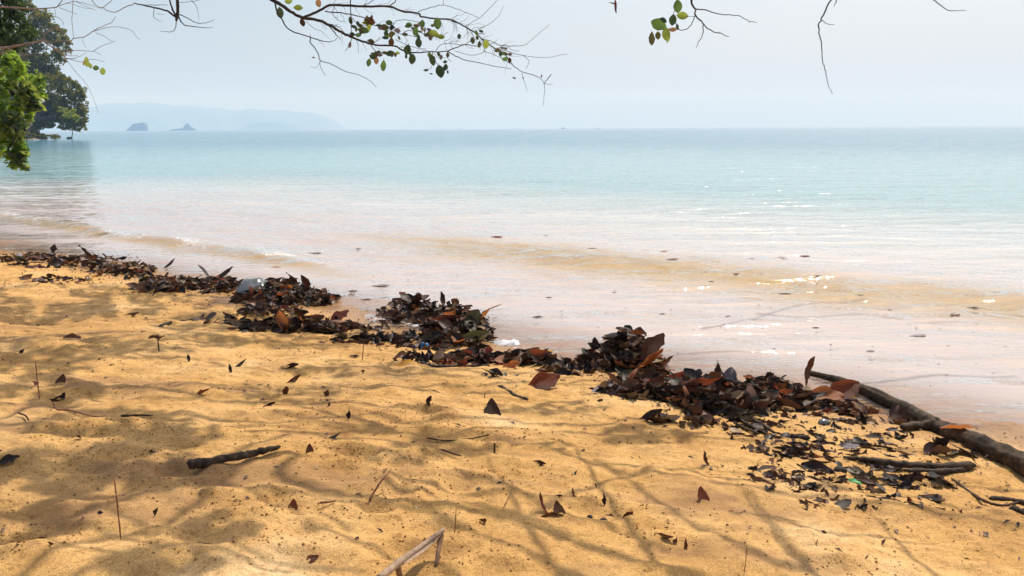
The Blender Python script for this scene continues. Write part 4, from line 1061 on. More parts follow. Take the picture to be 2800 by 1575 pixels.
def twig_leaf(br, x, y, w_, h_, mat, z, t, kind=None, n=0):
    a, b = zc(x, y, z); c = P(a, b, t + r.uniform(-.06, .06)); L = max(w_, h_) * 1.02 / ZS[z] * t / FPX
    # long axis in the plane facing the lens, hanging or slanting
    ang = -90 + r.uniform(-18, 18) if h_ >= w_ else (r.uniform(-25, 10) + (180 if r.random() < .4 else 0))
    ar = R(ang); A = Vector((math.cos(ar), r.uniform(-.25, .25), math.sin(ar))).normalized()
    Nn = Vector((r.uniform(-.45, .45), -1, r.uniform(-.2, .5))); Nn = (Nn - A * Nn.dot(A)).normalized()
    S_ = Nn.cross(A); Mx = Matrix.Translation(Vector(c)) @ Matrix((A, S_, Nn)).transposed().to_4x4() @ Matrix.Scale(L, 4)
    kind = kind or ('round' if min(w_, h_) / max(w_, h_) > .6 else 'flat' if min(w_, h_) / max(w_, h_) > .42 else 'lance')
    return put_leaf('leaf', kind, int(r.integers(4)), mat, Mx, br)
# the leafy central branch
T2 = 4.0
mainp = [(110, -10), (200, 40), (290, 105), (370, 140), (480, 155), (560, 190), (640, 235), (700, 270), (780, 305), (860, 335), (940, 352), (1080, 360), (1150, 395), (1230, 412), (1350, 408), (1500, 400)]
geo2 = [up_from((110, -10), 2, T2, (-.9, 1.0, 4.05), 26), twig_geo(mainp, 2, T2, 30, 8, .2),
        twig_geo([(1500, 400), (1560, 375), (1640, 350), (1740, 360), (1790, 330)], 2, T2 + .2, 9, 4),
        twig_geo([(1500, 400), (1560, 435), (1640, 470), (1750, 490), (1880, 520), (2000, 540)], 2, T2 + .2, 8, 4),
        twig_geo([(1410, 395), (1440, 355), (1500, 340), (1600, 350), (1650, 345)], 2, T2 + .2, 5, 4)]
G2 = [(geo2, 'lower')]
upper = [twig_geo([(370, 138), (470, 95), (560, 45), (640, 40), (850, 52), (1040, 50), (1130, 85), (1270, 108), (1290, 130), (1390, 145), (1520, 155), (1600, 190), (1690, 240), (1760, 300), (1800, 330), (1870, 380), (1960, 440), (2010, 510), (2080, 560), (2200, 600), (2255, 655), (2252, 760), (2250, 830)], 2, T2, 22, 3, .5),
         twig_geo([(1040, 50), (1090, 10), (1100, -40)], 2, T2 + .2, 9, 7), twig_geo([(840, 50), (920, 0), (960, -30)], 2, T2 + .1, 6, 5),
         twig_geo([(1270, 108), (1280, 85), (1400, 50), (1465, 40), (1560, 65), (1700, 120), (1740, 140)], 2, T2 + .2, 6, 3),
         twig_geo([(1640, 205), (1760, 130), (1880, 10), (1900, -30)], 2, T2 + .3, 4, 3), twig_geo([(1740, 235), (1880, 150), (1940, 50)], 2, T2 + .3, 4, 2),
         twig_geo([(1760, 300), (1860, 330), (1920, 360), (2090, 355), (2180, 290), (2300, 190)], 2, T2 + .35, 5, 2.5),
         twig_geo([(1860, 380), (1970, 400), (2090, 435), (2250, 450), (2440, 425)], 2, T2 + .4, 5, 2.5), twig_geo([(1780, 400), (1900, 445), (2000, 500)], 2, T2 + .4, 4, 4),
         twig_geo([(2080, 600 - 30), (2100, 640), (2125, 715)], 2, T2 + .45, 4, 2), twig_geo([(2255, 655), (2310, 580)], 2, T2 + .5, 5, 7),
         twig_geo([(2255, 655), (2320, 660)], 2, T2 + .5, 3, 3), twig_geo([(1465, 40), (1468, -30)], 2, T2 + .25, 4, 4),
         twig_geo([(1650, 340), (1700, 300), (1690, 250)], 2, T2 + .3, 5, 4), twig_geo([(1560, 400), (1680, 430), (1780, 410), (1800, 330)], 2, T2 + .3, 4, 3),
         twig_geo([(1900, 380), (1950, 350), (2000, 390), (2060, 400)], 2, T2 + .4, 4, 3), twig_geo([(2090, 435), (2140, 480), (2110, 540)], 2, T2 + .4, 4, 3)]
mids = [twig_geo([(540, 90), (700, 105), (850, 140), (900, 190), (1040, 220), (1140, 270), (1280, 290)], 2, T2, 10, 4, .15),
        twig_geo([(740, -20), (742, 110), (745, 200), (740, 330), (700, 400)], 2, T2 + .05, 9, 4), twig_geo([(560, 190), (620, 260), (665, 310)], 2, T2, 9, 5),
        twig_geo([(740, 130), (790, 180), (850, 200), (890, 180)], 2, T2, 6, 4), twig_geo([(1090, 310), (1160, 340), (1240, 372), (1330, 385)], 2, T2 + .1, 5, 3),
        twig_geo([(1140, 270), (1180, 240), (1260, 250), (1350, 270), (1400, 255)], 2, T2 + .1, 6, 4), twig_geo([(1060, 210), (1100, 165), (1190, 155), (1290, 180)], 2, T2 + .1, 5, 4),
        twig_geo([(780, 300), (800, 360), (800, 420)], 2, T2, 5, 2), twig_geo([(900, 350), (930, 400), (960, 470)], 2, T2 + .05, 5, 3),
        twig_geo([(1180, 395), (1200, 430), (1220, 470)], 2, T2 + .1, 6, 4), twig_geo([(1380, 400), (1385, 450), (1430, 520)], 2, T2 + .15, 6, 4), twig_geo([(1385, 450), (1370, 530), (1320, 552)], 2, T2 + .15, 4, 3),
        twig_geo([(1500, 400), (1495, 450), (1530, 480)], 2, T2 + .2, 5, 3), twig_geo([(390, 165), (450, 220), (520, 250), (580, 310)], 2, T2, 4, 2),
        twig_geo([(480, 300), (540, 370)], 2, T2, 3, 2), twig_geo([(620, 40), (600, 100), (640, 160), (700, 170)], 2, T2, 5, 3), twig_geo([(560, 185), (640, 205), (700, 260), (780, 270)], 2, T2, 5, 3)]
hang = [twig_geo([(150, -20), (152, 30), (165, 90), (200, 150), (265, 235), (420, 290), (520, 320), (585, 328), (640, 300)], 2, T2 - .05, 16, 4),
        twig_geo([(425, 295), (430, 340), (485, 410), (505, 475), (600, 505), (680, 550), (830, 600), (900, 640), (942, 685)], 2, T2 - .05, 9, 3),
        twig_geo([(500, 480), (510, 530), (545, 595)], 2, T2 - .05, 5, 3), twig_geo([(505, 478), (470, 530), (425, 515)], 2, T2 - .05, 3, 2), twig_geo([(420, 290), (425, 265)], 2, T2 - .05, 5, 3)]
LN_u = [[(560, 45), (640, 40), (850, 52), (1040, 50), (1130, 85), (1270, 108)], [(1390, 145), (1520, 155), (1600, 190), (1690, 240), (1760, 300), (1800, 330), (1870, 380), (1960, 440)]]
LN_l = [[(480, 155), (560, 190), (640, 235), (700, 270), (780, 305), (860, 335), (940, 352), (1080, 360), (1150, 395), (1350, 408), (1500, 400)]]
LN_m = [[(540, 90), (700, 105), (850, 140), (900, 190), (1040, 220), (1140, 270), (1280, 290)], [(1350, 270), (1500, 330), (1650, 345)]]
upper += sprout(LN_u, 2, T2 + .2, 34, 50, 150, 5); geo2 += sprout(LN_l, 2, T2 + .08, 22, 40, 120, 6); mids += sprout(LN_m, 2, T2 + .1, 26, 50, 130, 7); upper += sprout(LN_u[1:], 2, T2 + .3, 22, 60, 190, 8, 2.6)
leaves = {
    'lower': [(190, 100, 55, 85, 'dark green'), (330, 62, 70, 60, 'lime'), (365, 175, 42, 62, 'blackish brown'), (900, 325, 55, 50, 'olive'), (1050, 420, 72, 58, 'dark green'), (1185, 388, 62, 80, 'dark green'),
              (1222, 462, 58, 80, 'dark green'), (1380, 465, 44, 95, 'dark green'), (1440, 560, 74, 104, 'dark green'), (1330, 550, 42, 24, 'dark green'), (885, 490, 54, 64, 'green'), (998, 512, 44, 88, 'green'),
              (942, 475, 34, 56, 'tan'), (925, 425, 30, 26, 'grey lilac'), (1500, 562, 14, 30, 'dark green'), (1370, 578, 26, 14, 'dark green'), (1480, 485, 36, 22, 'dark green'), (1060, 330, 40, 66, 'dry brown'), (1500, 430, 26, 40, 'olive')],
    'upper': [(490, 25, 50, 66, 'tan'), (255, 10, 60, 40, 'lime'), (1420, 185, 74, 90, 'green'), (1300, 188, 42, 64, 'green'), (1800, 345, 60, 72, 'lime'), (1888, 392, 44, 34, 'olive'), (1945, 420, 64, 30, 'olive'),
              (1985, 472, 38, 40, 'blackish brown'), (2235, 595, 14, 26, 'dark brown'), (2090, 610, 16, 16, 'dark brown'), (1950, 380, 40, 18, 'grey lilac'), (2020, 610, 30, 14, 'grey lilac')],
    'middle': [(890, 165, 88, 56, 'dry brown'), (905, 140, 22, 50, 'dry brown'), (840, 236, 94, 56, 'green'), (1005, 215, 72, 52, 'olive'), (1062, 215, 42, 48, 'dark green'), (1012, 296, 60, 36, 'dark green'), (1108, 240, 52, 38, 'grey lilac'),
               (1200, 195, 54, 36, 'green'), (1250, 248, 50, 66, 'green'), (1390, 262, 74, 60, 'lime'), (1446, 290, 62, 54, 'lime'), (1272, 335, 46, 74, 'dark green'), (1165, 270, 50, 26, 'olive'), (800, 275, 48, 40, 'green'), (1330, 275, 40, 34, 'olive'), (740, 160, 26, 60, 'dark green'), (760, 275, 60, 24, 'dark brown')],
    'hanging': [(450, 450, 26, 14, 'grey lilac'), (735, 350, 26, 50, 'grey lilac')]}
for gname, gs in (('lower', geo2), ('upper', upper), ('middle', mids), ('hanging', hang)):
    V, F = join(gs); br = child('branch', V, F, BARK_DARK, tree, IT)
    br['label'] = {'lower': 'thick lower branch with hanging round leaves', 'upper': 'long upper branch ending in bare forked twigs', 'middle': 'tangle of fine leafy twigs', 'hanging': 'bare drooping side branch'}[gname]
    for lf in leaves[gname]: twig_leaf(br, *lf, 2, T2 + .06)
    for (cx, cy, sx_, sy_, nn) in {'middle': [(870, 200, 70, 50, 7), (1040, 230, 90, 50, 10), (1240, 230, 90, 60, 10), (1380, 240, 60, 60, 7), (760, 240, 50, 70, 5)], 'upper': [(1700, 280, 70, 50, 6), (1930, 400, 60, 40, 6)], 'lower': [(1150, 420, 90, 50, 6), (940, 420, 60, 50, 5), (1430, 480, 60, 50, 5)]}.get(gname, []):
        for _ in range(nn):
            a_, b_ = r.uniform(18, 42), r.uniform(28, 58)
            if r.random() < .5: a_, b_ = b_, a_
            twig_leaf(br, cx + r.normal(0, sx_ * .6), cy + r.normal(0, sy_ * .6), a_, b_, ['dark green', 'dark green', 'green', 'olive', 'olive', 'grey lilac', 'lime'][int(r.integers(7))], 2, T2 + .06)
# right hand twigs
T3_ = 3.5
g3 = [up_from((685, -5), 3, T3_, J3, 14), twig_geo([(685, -5), (680, 20), (705, 60), (705, 90), (745, 140), (760, 155), (800, 195), (870, 215), (925, 235)], 3, T3_, 14, 4),
      twig_geo([(705, 60), (770, 65), (860, 90), (980, 100), (1050, 135), (1100, 142)], 3, T3_, 8, 3), twig_geo([(757, 155), (752, 230), (730, 265), (710, 305)], 3, T3_, 7, 3),
      twig_geo([(703, 88), (690, 140), (660, 180), (610, 195), (590, 165), (560, 110), (575, 60)], 3, T3_, 6, 4), twig_geo([(1052, 135), (1057, 150)], 3, T3_, 4, 2), twig_geo([(850, 212), (870, 205)], 3, T3_, 4, 2), twig_geo([(600, 190), (540, 185), (500, 190)], 3, T3_, 4, 3),
      twig_geo([(700, 105), (650, 108)], 3, T3_, 3, 3)]
V, F = join(g3); br = child('branch', V, F, BARK_DARK, tree, IT); br['label'] = 'forked twig with a cluster of green leaves at its left'
for lf in [(592, 40, 56, 80, 'green'), (622, 102, 74, 60, 'lime'), (562, 128, 44, 70, 'dark green'), (470, 155, 104, 92, 'green'), (425, 246, 50, 86, 'olive'), (466, 228, 36, 52, 'olive'), (515, 218, 56, 84, 'lime'), (558, 190, 56, 26, 'tan'), (535, 250, 20, 60, 'lime'), (500, 130, 50, 40, 'dark green'), (590, 170, 24, 40, 'dark green')]:
    twig_leaf(br, *lf, 3, T3_)
g = [up_from((1580, -5), 3, 3.2, J3, 8), twig_geo([(1580, -5), (1560, 20), (1515, 120), (1495, 160), (1497, 210), (1515, 285), (1520, 380), (1540, 460), (1555, 540), (1585, 600)], 3, 3.2, 11, 3), twig_geo([(1518, 130), (1550, 150), (1595, 160)], 3, 3.2, 5, 3)]
V, F = join(g); br = child('branch', V, F, BARK_DARK, tree, IT); br['label'] = 'long thin bare twig hanging straight down'
g = [up_from((1615, -8), 3, 3.2, J3, 6), twig_geo([(1615, -8), (1605, 15), (1595, 40)], 3, 3.2, 7, 4)]
V, F = join(g); br = child('branch', V, F, BARK_DARK, tree, IT); br['label'] = 'short twig tip at the top edge beside the long hanging one'
g = [up_from((2225, -8), 3, 3.2, J3, 7), twig_geo([(2225, -8), (2270, 30), (2330, 65), (2380, 68), (2440, 68)], 3, 3.2, 7, 3)]
V, F = join(g); br = child('branch', V, F, BARK_DARK, tree, IT); br['label'] = 'bare twig tip at the top right'
g = [up_from((190, -10), 3, 3.4, J3, 5), twig_geo([(190, -10), (192, 5)], 3, 3.4, 5, 4)]
V, F = join(g); br = child('branch', V, F, BARK_DARK, tree, IT); br['label'] = 'twig end holding a shrivelled leaf'
for lf in [(195, 45, 26, 92, 'maroon'), (176, 22, 50, 26, 'dry brown')]: twig_leaf(br, *lf, 3, 3.4, 'roll')
# dark fork at upper left
T1 = 4.2
g = [up_from((1407, -10), 1, T1, (-2.6, 1.0, 4.0), 22), twig_geo([(1407, -10), (1408, 60), (1410, 122)], 1, T1, 26, 26), twig_geo([(1340, -10), (1370, 80), (1397, 132)], 1, T1, 13, 16),
     twig_geo([(1060, 25), (1130, 40), (1200, 55), (1290, 75), (1350, 100), (1397, 137)], 1, T1, 8, 17), twig_geo([(1120, 35), (1220, 38), (1330, 40)], 1, T1, 5, 4), twig_geo([(1220, 60), (1220, 130), (1250, 160), (1290, 170)], 1, T1, 5, 2),
     twig_geo([(1410, 120), (1440, 180), (1490, 205), (1600, 220), (1690, 215)], 1, T1, 12, 3), twig_geo([(1420, 115), (1500, 150), (1560, 180), (1640, 180), (1700, 155)], 1, T1, 8, 3),
     twig_geo([(1400, 165), (1390, 220), (1360, 250), (1270, 245)], 1, T1, 8, 3), twig_geo([(1510, -10), (1560, 60), (1580, 160)], 1, T1 + .2, 5, 2), twig_geo([(1400, 130), (1400, 150), (1392, 160)], 1, T1, 28, 16),
     twig_geo([(1240, 110), (1300, 115)], 1, T1, 3, 2), twig_geo([(1420, 20), (1540, 10), (1600, -10)], 1, T1, 4, 3)]
V, F = join(g); br = child('branch', V, F, BARK_DARK, tree, IT); br['label'] = 'dark bare forked branch at the upper left'

# boughs above the frame whose shade lies on the sand
def shade_bough(pts, w0, w1, H, extra=None, sides=7):
    W = []
    for x, y in pts:
        g = ground(x, y, False); W.append(g + SUNV * ((H + .12 * math.sin(x * .01)) / SUNV[2]))
    t = ground(*pts[0], False)[1]; w0, w1 = w0 * .75 + 11 * 3 / t, w1 * .75 + 11 * 3 / t
    if extra is not None: W = [np.array(e) for e in extra] + W
    Ls = smooth_line(W, 5); return tube(Ls, np.linspace(w0, w1, len(Ls)) * t / FPX / 2, sides, .12, r)
K = 2800 / 2576
def kk(l): return [(a * K, b * K) for a, b in l]
SB = [
    shade_bough(kk([(600, 1172), (700, 1195), (800, 1225), (1000, 1262), (1200, 1287), (1380, 1338), (1500, 1382), (1650, 1430), (1800, 1470), (2000, 1540)]), 32, 30, 3.0, [J + (.3, .4, -.1), (-1.3, 2.2, 3.75)]),
    shade_bough(kk([(1070, 1277), (1110, 1312), (1200, 1352), (1300, 1390), (1420, 1440), (1560, 1500)]), 20, 12, 3.0),
    shade_bough(kk([(560, 1010), (700, 1015), (840, 1040), (1000, 1088), (1200, 1100), (1400, 1130), (1550, 1180), (1700, 1202), (1900, 1227), (2200, 1268), (2600, 1335)]), 15, 8, 3.1),
    shade_bough(kk([(-150, 1070), (0, 1062), (250, 1072), (400, 1062), (520, 1048), (650, 1063), (850, 1052)]), 12, 6, 3.2, [J2 + (.8, -.6, -.2)]),
    shade_bough(kk([(-150, 985), (150, 965), (420, 982), (560, 1010), (760, 1015), (950, 1022), (1100, 1030), (1350, 1030), (1500, 1045)]), 17, 6, 3.3, [J2 + (.5, -.2, -.1)]),
    shade_bough(kk([(600, 1000), (800, 990), (1000, 972), (1250, 968), (1400, 975)]), 9, 5, 3.1),
    shade_bough(kk([(-150, 905), (0, 892), (300, 882), (560, 868), (800, 850), (950, 845)]), 10, 4, 3.3, [J2 + (.2, .4, 0)]),
    shade_bough(kk([(-100, 850), (200, 840), (480, 832), (700, 815)]), 8, 4, 3.3, [J2 + (0, .8, 0)]),
    shade_bough(kk([(1000, 1090), (1150, 1088), (1300, 1080), (1500, 1092), (1800, 1106), (2100, 1122), (2400, 1130)]), 10, 5, 3.1),
    shade_bough(kk([(1300, 1316), (1400, 1262), (1520, 1212), (1640, 1186), (1800, 1180)]), 14, 8, 3.0),
    shade_bough(kk([(1500, 1150), (1600, 1222), (1700, 1292), (1850, 1372), (2000, 1440)]), 11, 7, 3.0),
    shade_bough(kk([(1750, 1320), (1900, 1380), (2100, 1470), (2250, 1540)]), 14, 9, 3.0, None),
    shade_bough(kk([(-60, 1520), (40, 1460), (130, 1395), (250, 1352), (380, 1335), (480, 1280), (600, 1175)]), 24, 26, 3.0),
    shade_bough(kk([(150, 1470), (300, 1400), (420, 1380), (520, 1392)]), 26, 10, 3.0),
    shade_bough(kk([(480, 1175), (640, 1120), (760, 1090), (900, 1085), (1000, 1090)]), 16, 12, 3.05),
    shade_bough(kk([(300, 1250), (420, 1200), (540, 1172), (600, 1172)]), 30, 30, 3.0),
    shade_bough(kk([(-100, 1330), (60, 1300), (180, 1262), (300, 1250)]), 34, 30, 3.0, [J + (-.6, .3, 0)]),
    shade_bough(kk([(1500, 1092), (1600, 1075), (1720, 1100), (1780, 1085)]), 12, 5, 3.1),
    shade_bough(kk([(2000, 1200), (2200, 1215), (2400, 1222), (2620, 1235)]), 9, 5, 3.0),
    shade_bough(kk([(1850, 1100), (2000, 1105), (2200, 1130), (2500, 1150), (2640, 1160)]), 7, 4, 3.0),
]
q_ = random.Random(12)
for i in range(46):
    x, y = q_.uniform(-100, 2300), q_.uniform(960, 1500) if i < 22 else q_.uniform(880, 1200); sl = q_.uniform(-.04, .10) if y < 1200 else q_.uniform(.08, .38); pts = [(x, y)]
    for k in range(4): x += q_.uniform(90, 170); y += x * 0 + 130 * sl + q_.uniform(-14, 14); pts.append((x, y))
    SB.append(shade_bough(pts, 7 if i % 3 else 12, 2, (2.3 if y > 1180 else 2.9) + q_.uniform(0, .3), None, 5))
for i, b_ in enumerate(SB):
    V, F = join([b_]); child('bough', V, F, BARK_DARK, tree, IT)
Cs = []
for cx, cy, rx, ry, n, H in [(330, 1180, 240, 60, 330, 3.2), (100, 1075, 170, 40, 170, 3.3), (140, 1280, 170, 60, 210, 3.1), (470, 1300, 120, 55, 100, 3.1), (150, 950, 200, 36, 170, 3.4), (500, 940, 160, 24, 80, 3.3),
                             (1760, 1192, 130, 22, 70, 3.1), (1230, 1215, 150, 24, 60, 3.1), (620, 880, 220, 26, 330, 3.4), (120, 850, 220, 30, 420, 3.5), (420, 830, 260, 26, 420, 3.5), (200, 800, 240, 26, 380, 3.6), (1000, 1010, 200, 22, 90, 3.3), (850, 930, 200, 22, 140, 3.4), (60, 1010, 180, 24, 160, 3.4), (1500, 1110, 150, 18, 60, 3.2), (820, 1080, 150, 20, 70, 3.2), (600, 1450, 90, 36, 40, 3.1), (60, 1440, 140, 40, 60, 3.1),
                             (420, 1540, 160, 30, 50, 3.1), (1080, 1250, 120, 26, 40, 3.1)]:
    for k in range(int(n * (3.2 if cx < 700 else 1.7))):
        a, q_ = r.uniform(0, 6.283), math.sqrt(r.random()) * 1.1; x, y = cx + rx * q_ * math.cos(a), cy + ry * q_ * math.sin(a)
        if float(vn(x * .018, y * .05, 71)) < -.25: continue
        g = ground(x, y, False); Cs.append(g + SUNV * ((H + r.uniform(-.2, .25)) / SUNV[2]))
Cs = np.array(Cs); n = len(Cs); A, N = rand_dirs(n, r, 1.2, .4)
V, F = diamonds(Cs, A, N, r.uniform(.05, .10, n), r.uniform(.03, .055, n), .15)
GREENS = rand_mat('overhead foliage', [(0, (.03, .06, .02)), (.6, (.06, .10, .03)), (1, (.14, .17, .04))], .45, .3)
fo_ = child('foliage', V, F, GREENS, tree, IT, False); fo_['kind'] = 'stuff'

# ---------------------------------------------------------------- trees at the left
def shell(blobs, n, seed, t):
    """points spread through lumpy crowns; blobs are photo pixels: x, y, rx, ry, weight"""
    r = np.random.default_rng(seed); B = []
    for b in blobs:   # every bough carries its own smaller clumps
        b = tuple(b) + ((0,) if len(b) < 6 else ()); B.append((b[0], b[1], b[2] * .66, b[3] * .66, b[4] * .55, b[5]))
        for k in range(9):
            a = r.uniform(0, 6.283); q = r.uniform(.55, .92); s = r.uniform(.26, .46)
            B.append((b[0] + b[2] * q * math.cos(a), b[1] + b[3] * q * math.sin(a), b[2] * s, b[3] * s, b[4] * 1.25, b[5] + r.uniform(-1, 1) * b[2] * t / FPX * .8))
    B = np.array(B, float)
    w_ = B[:, 2] * B[:, 3] * B[:, 4]; idx = r.choice(len(B), n, p=w_ / w_.sum())
    d = unit(r.normal(size=(n, 3))); rad = r.random(n) ** .42
    # lumps and gaps
    lump = vn(d[:, 0] * 2.6 + idx * 7.1, d[:, 2] * 2.6 + d[:, 1] * 1.9, seed); rad = rad * (.86 + .24 * lump)
    out = np.zeros((n, 3))
    for i, b in enumerate(B):
        k = idx == i; tt = t + (b[5] if len(b) > 5 else 0); c = P(b[0], b[1], tt); s = tt / FPX
        out[k] = c + d[k] * rad[k][:, None] * (b[2] * s, min(b[2], b[3]) * s * 1.1, b[3] * s)
    return out
def crown_tree(name, label, blobs, t, n, lsz, mats, seed, base, limbs, n_leaf=0, up=.9, bark=BARK_DARK, leafmats=None, trunk_r=.2):
    r = np.random.default_rng(seed)
    bz = float(sand_h(np.array([base[0]]), np.array([base[1]]))[0]); B0 = np.array([base[0], base[1], bz - .2])
    e = empty(name, tuple(B0)); inv = Matrix.Translation(-Vector(B0)); tag(e, label, 'tree')
    C_ = shell(blobs, n, seed, t)
    C_[:, 2] = np.maximum(C_[:, 2], .12)
    A, N = rand_dirs(n, r, up, .5)
    Ls = lsz * r.uniform(.6, 1.3, n)
    if n_leaf:
        px = C_ - CAM; Ym = px @ CM; u = Ym[:, 0] / -Ym[:, 2] * FPX + 1400; v = 787.5 - Ym[:, 1] / -Ym[:, 2] * FPX
        vis = np.where((u > -5) & (v > -5) & (u < 300))[0]
        near = vis[np.argsort(np.linalg.norm(px[vis], axis=1))[:n_leaf]]
        keep_ = np.ones(n, bool); keep_[near] = False
        for i in near:
            a = Vector(A[i]); nn = Vector(N[i]); s = nn.cross(a)
            Mx = Matrix.Translation(Vector(C_[i])) @ Matrix((a, s, nn)).transposed().to_4x4() @ Matrix.Scale(float(Ls[i]) * 1.1, 4)
            put_leaf('leaf', 'flat', int(i) % 4, leafmats[int(r.integers(len(leafmats)))], Mx, e, inv)
        C_, A, N, Ls = C_[keep_], A[keep_], N[keep_], Ls[keep_]
    V, F = diamonds(C_, A, N, Ls, Ls * r.uniform(.42, .62, len(Ls)), .18)
    fo_ = child('crown', V, F, mats, e, inv, False)
    lines = []
    for L_, ra in limbs: lines.append(tube(smooth_line(L_, 5), np.interp(np.linspace(0, 1, (len(L_) - 1) * 5 + 1 if len(L_) > 2 else 6), np.linspace(0, 1, len(ra)), ra), 8, .08, r))
    child('trunk', *join(lines[:1]), bark, e, inv)
    for l_ in lines[1:]: child('limb', *join([l_]), bark, e, inv)
    return e, inv
def stops(cols, hi=.25): return [(i / (len(cols) - 1), c) for i, c in enumerate(cols)]
BRIGHT = rand_mat('bright leaves', [(0, (.030, .060, .012)), (.45, (.060, .115, .018)), (.72, (.13, .21, .025)), (1, (.30, .36, .03))], .34, .55, [(0, (.09, .19, .02)), (.5, (.28, .46, .04)), (1, (.70, .78, .08))], .8, .5)
MIDG = rand_mat('mid green leaves', [(0, (.026, .048, .014)), (.5, (.060, .10, .022)), (.8, (.11, .16, .03)), (1, (.20, .17, .04))], .45, .4, None, .5, .4)
DARKG = rand_mat('dark headland leaves', [(0, (.085, .072, .006)), (.45, (.175, .165, .010)), (.75, (.30, .27, .018)), (1, (.36, .22, .02))], .9, .5, None, .12, .0)
YELG = rand_mat('yellow green leaves', [(0, (.22, .25, .02)), (.5, (.40, .43, .03)), (1, (.55, .52, .06))], .5, .4, None, 0, .4)
def Pz(x, y, t): return P(x, y, t)
b1 = np.array([-13.2, 11.6])
lm1 = [([(b1[0], b1[1], -.1), (-12.0, 11.9, 1.6), (-10.4, 12.1, 3.2), Pz(-60, 60, 12)], (.16, .13, .09, .05)),
       ([(-12.0, 11.9, 1.6), Pz(-30, 250, 12.2), Pz(40, 300, 12), Pz(70, 360, 12)], (.07, .05, .03, .015)),
       ([(-11.2, 12.0, 2.4), Pz(-10, 190, 12.5), Pz(80, 240, 12.3)], (.06, .04, .015)),
       ([(-11.6, 12.0, 2.0), Pz(-20, 340, 12), Pz(20, 420, 12)], (.05, .035, .012))]
crown_tree('leafy_tree', 'bright green leafy tree hanging over the water at the left edge',
           [(20, 270, 75, 60, 1), (75, 265, 50, 46, 1), (-40, 330, 90, 90, 1), (60, 330, 34, 44, 1), (10, 380, 60, 60, 1.1), (50, 400, 24, 50, 1.1), (30, 440, 30, 30, 1), (-60, 230, 90, 70, 1), (100, 245, 30, 30, .9), (85, 215, 30, 26, .8), (30, 180, 50, 36, .8), (66, 452, 12, 18, .9), (0, 200, 50, 40, .7)],
           12, 3600, .13, BRIGHT, 301, b1, lm1, 300, .8, BARK_DARK, ['green', 'lime', 'green', 'dark green', 'lime', 'green'])
b2 = np.array([-13.6, 16.6])
lm2 = [([(b2[0], b2[1], -.1), (-13.4, 16.6, 2.5), (-12.6, 16.6, 4.0), Pz(-20, 40, 16)], (.2, .15, .1, .05)), ([(-13.3, 16.6, 2.8), Pz(-20, 130, 16), Pz(50, 100, 16)], (.07, .04, .015))]
crown_tree('leafy_tree', 'mid green tree at the upper left corner above the bright one',
           [(10, 40, 66, 60, 1), (60, 90, 34, 34, 1), (-50, 100, 90, 70, 1), (20, 130, 40, 22, .8), (45, 20, 34, 40, .8), (-20, 175, 60, 30, .7)], 16, 3600, .13, MIDG, 302, b2, lm2, 0, .8)
# headland trees far across the bay
def far_tree(label, blobs, t, n, lsz, seed, base, limbs, mats=DARKG):
    crown_tree('headland_tree', label, blobs, t, n, lsz, mats, seed, base, limbs, 0, 1.2)
tF = 118
def gp(x, y, t): p_ = P(x, y, t); return (p_[0], p_[1])
far_tree('dark tree at the tip of the headland, leaning low over the water',
         [(120, 235, 50, 34, 1.2), (70, 250, 60, 40, 1), (150, 215, 30, 20, 1), (190, 245, 34, 34, 1.2), (205, 290, 34, 42, 1.3), (222, 270, 16, 26, 1), (165, 280, 50, 60, 1.2), (125, 300, 50, 52, 1.2), (215, 330, 22, 20, .9), (228, 348, 9, 12, .8), (150, 325, 50, 20, .9), (178, 340, 30, 14, .8), (95, 320, 34, 40, 1), (120, 335, 40, 16, 1.2), (215, 345, 22, 14, 1.2), (200, 318, 34, 26, 1.1), (175, 300, 50, 30, 1.1), (236, 285, 6, 10, .7), (230, 245, 8, 8, .6)],
         tF, 17000, .46, 401, gp(60, 380, 112), [([(*gp(60, 380, 112), .3), P(70, 350, 113), P(100, 320, 115), P(150, 290, 117)], (.7, .6, .4, .2)),
         ([P(85, 330, 114), P(150, 322, 116), P(205, 335, 118)], (.4, .28, .1)), ([P(185, 335, 117), P(198, 356, 117.5), P(196, 378, 118)], (.05, .05, .07)), ([P(100, 318, 115), P(160, 270, 117), P(205, 262, 118)], (.3, .2, .08))])
far_tree('tall dark tree behind the leaning one, its crown topped by sparse twigs',
         [(70, 60, 60, 60, 1.1), (115, 78, 42, 36, 1.2), (150, 100, 40, 28, 1.2), (182, 116, 16, 14, 1), (100, 130, 60, 40, 1), (130, 165, 44, 34, .9), (165, 150, 30, 26, .35), (185, 140, 14, 12, .3), (90, 200, 60, 40, 1.1), (140, 215, 40, 30, 1.1), (60, 20, 34, 34, 1), (150, 190, 14, 20, .5)],
         tF + 8, 12000, .52, 402, gp(30, 378, 122), [([(*gp(30, 378, 122), .8), P(50, 300, 124), P(80, 200, 126), P(100, 100, 126)], (.8, .65, .45, .15)), ([P(70, 230, 125), P(120, 170, 126), P(160, 130, 126)], (.3, .2, .06)), ([P(60, 250, 125), P(110, 215, 126), P(150, 205, 126)], (.3, .2, .06))])
far_tree('broad dark tree filling the gap behind the bright leaves',
         [(30, 190, 90, 90, 1), (-40, 120, 110, 110, 1), (60, 270, 70, 60, 1), (10, 330, 90, 40, 1), (-60, 280, 90, 90, .7)], tF + 18, 11000, .62, 403, gp(-60, 372, 134),
         [([(*gp(-60, 372, 134), 1.5), P(-40, 280, 135), P(-10, 180, 136)], (.9, .7, .2)), ([P(-45, 290, 135), P(20, 260, 136), P(60, 240, 136)], (.4, .25, .08))])
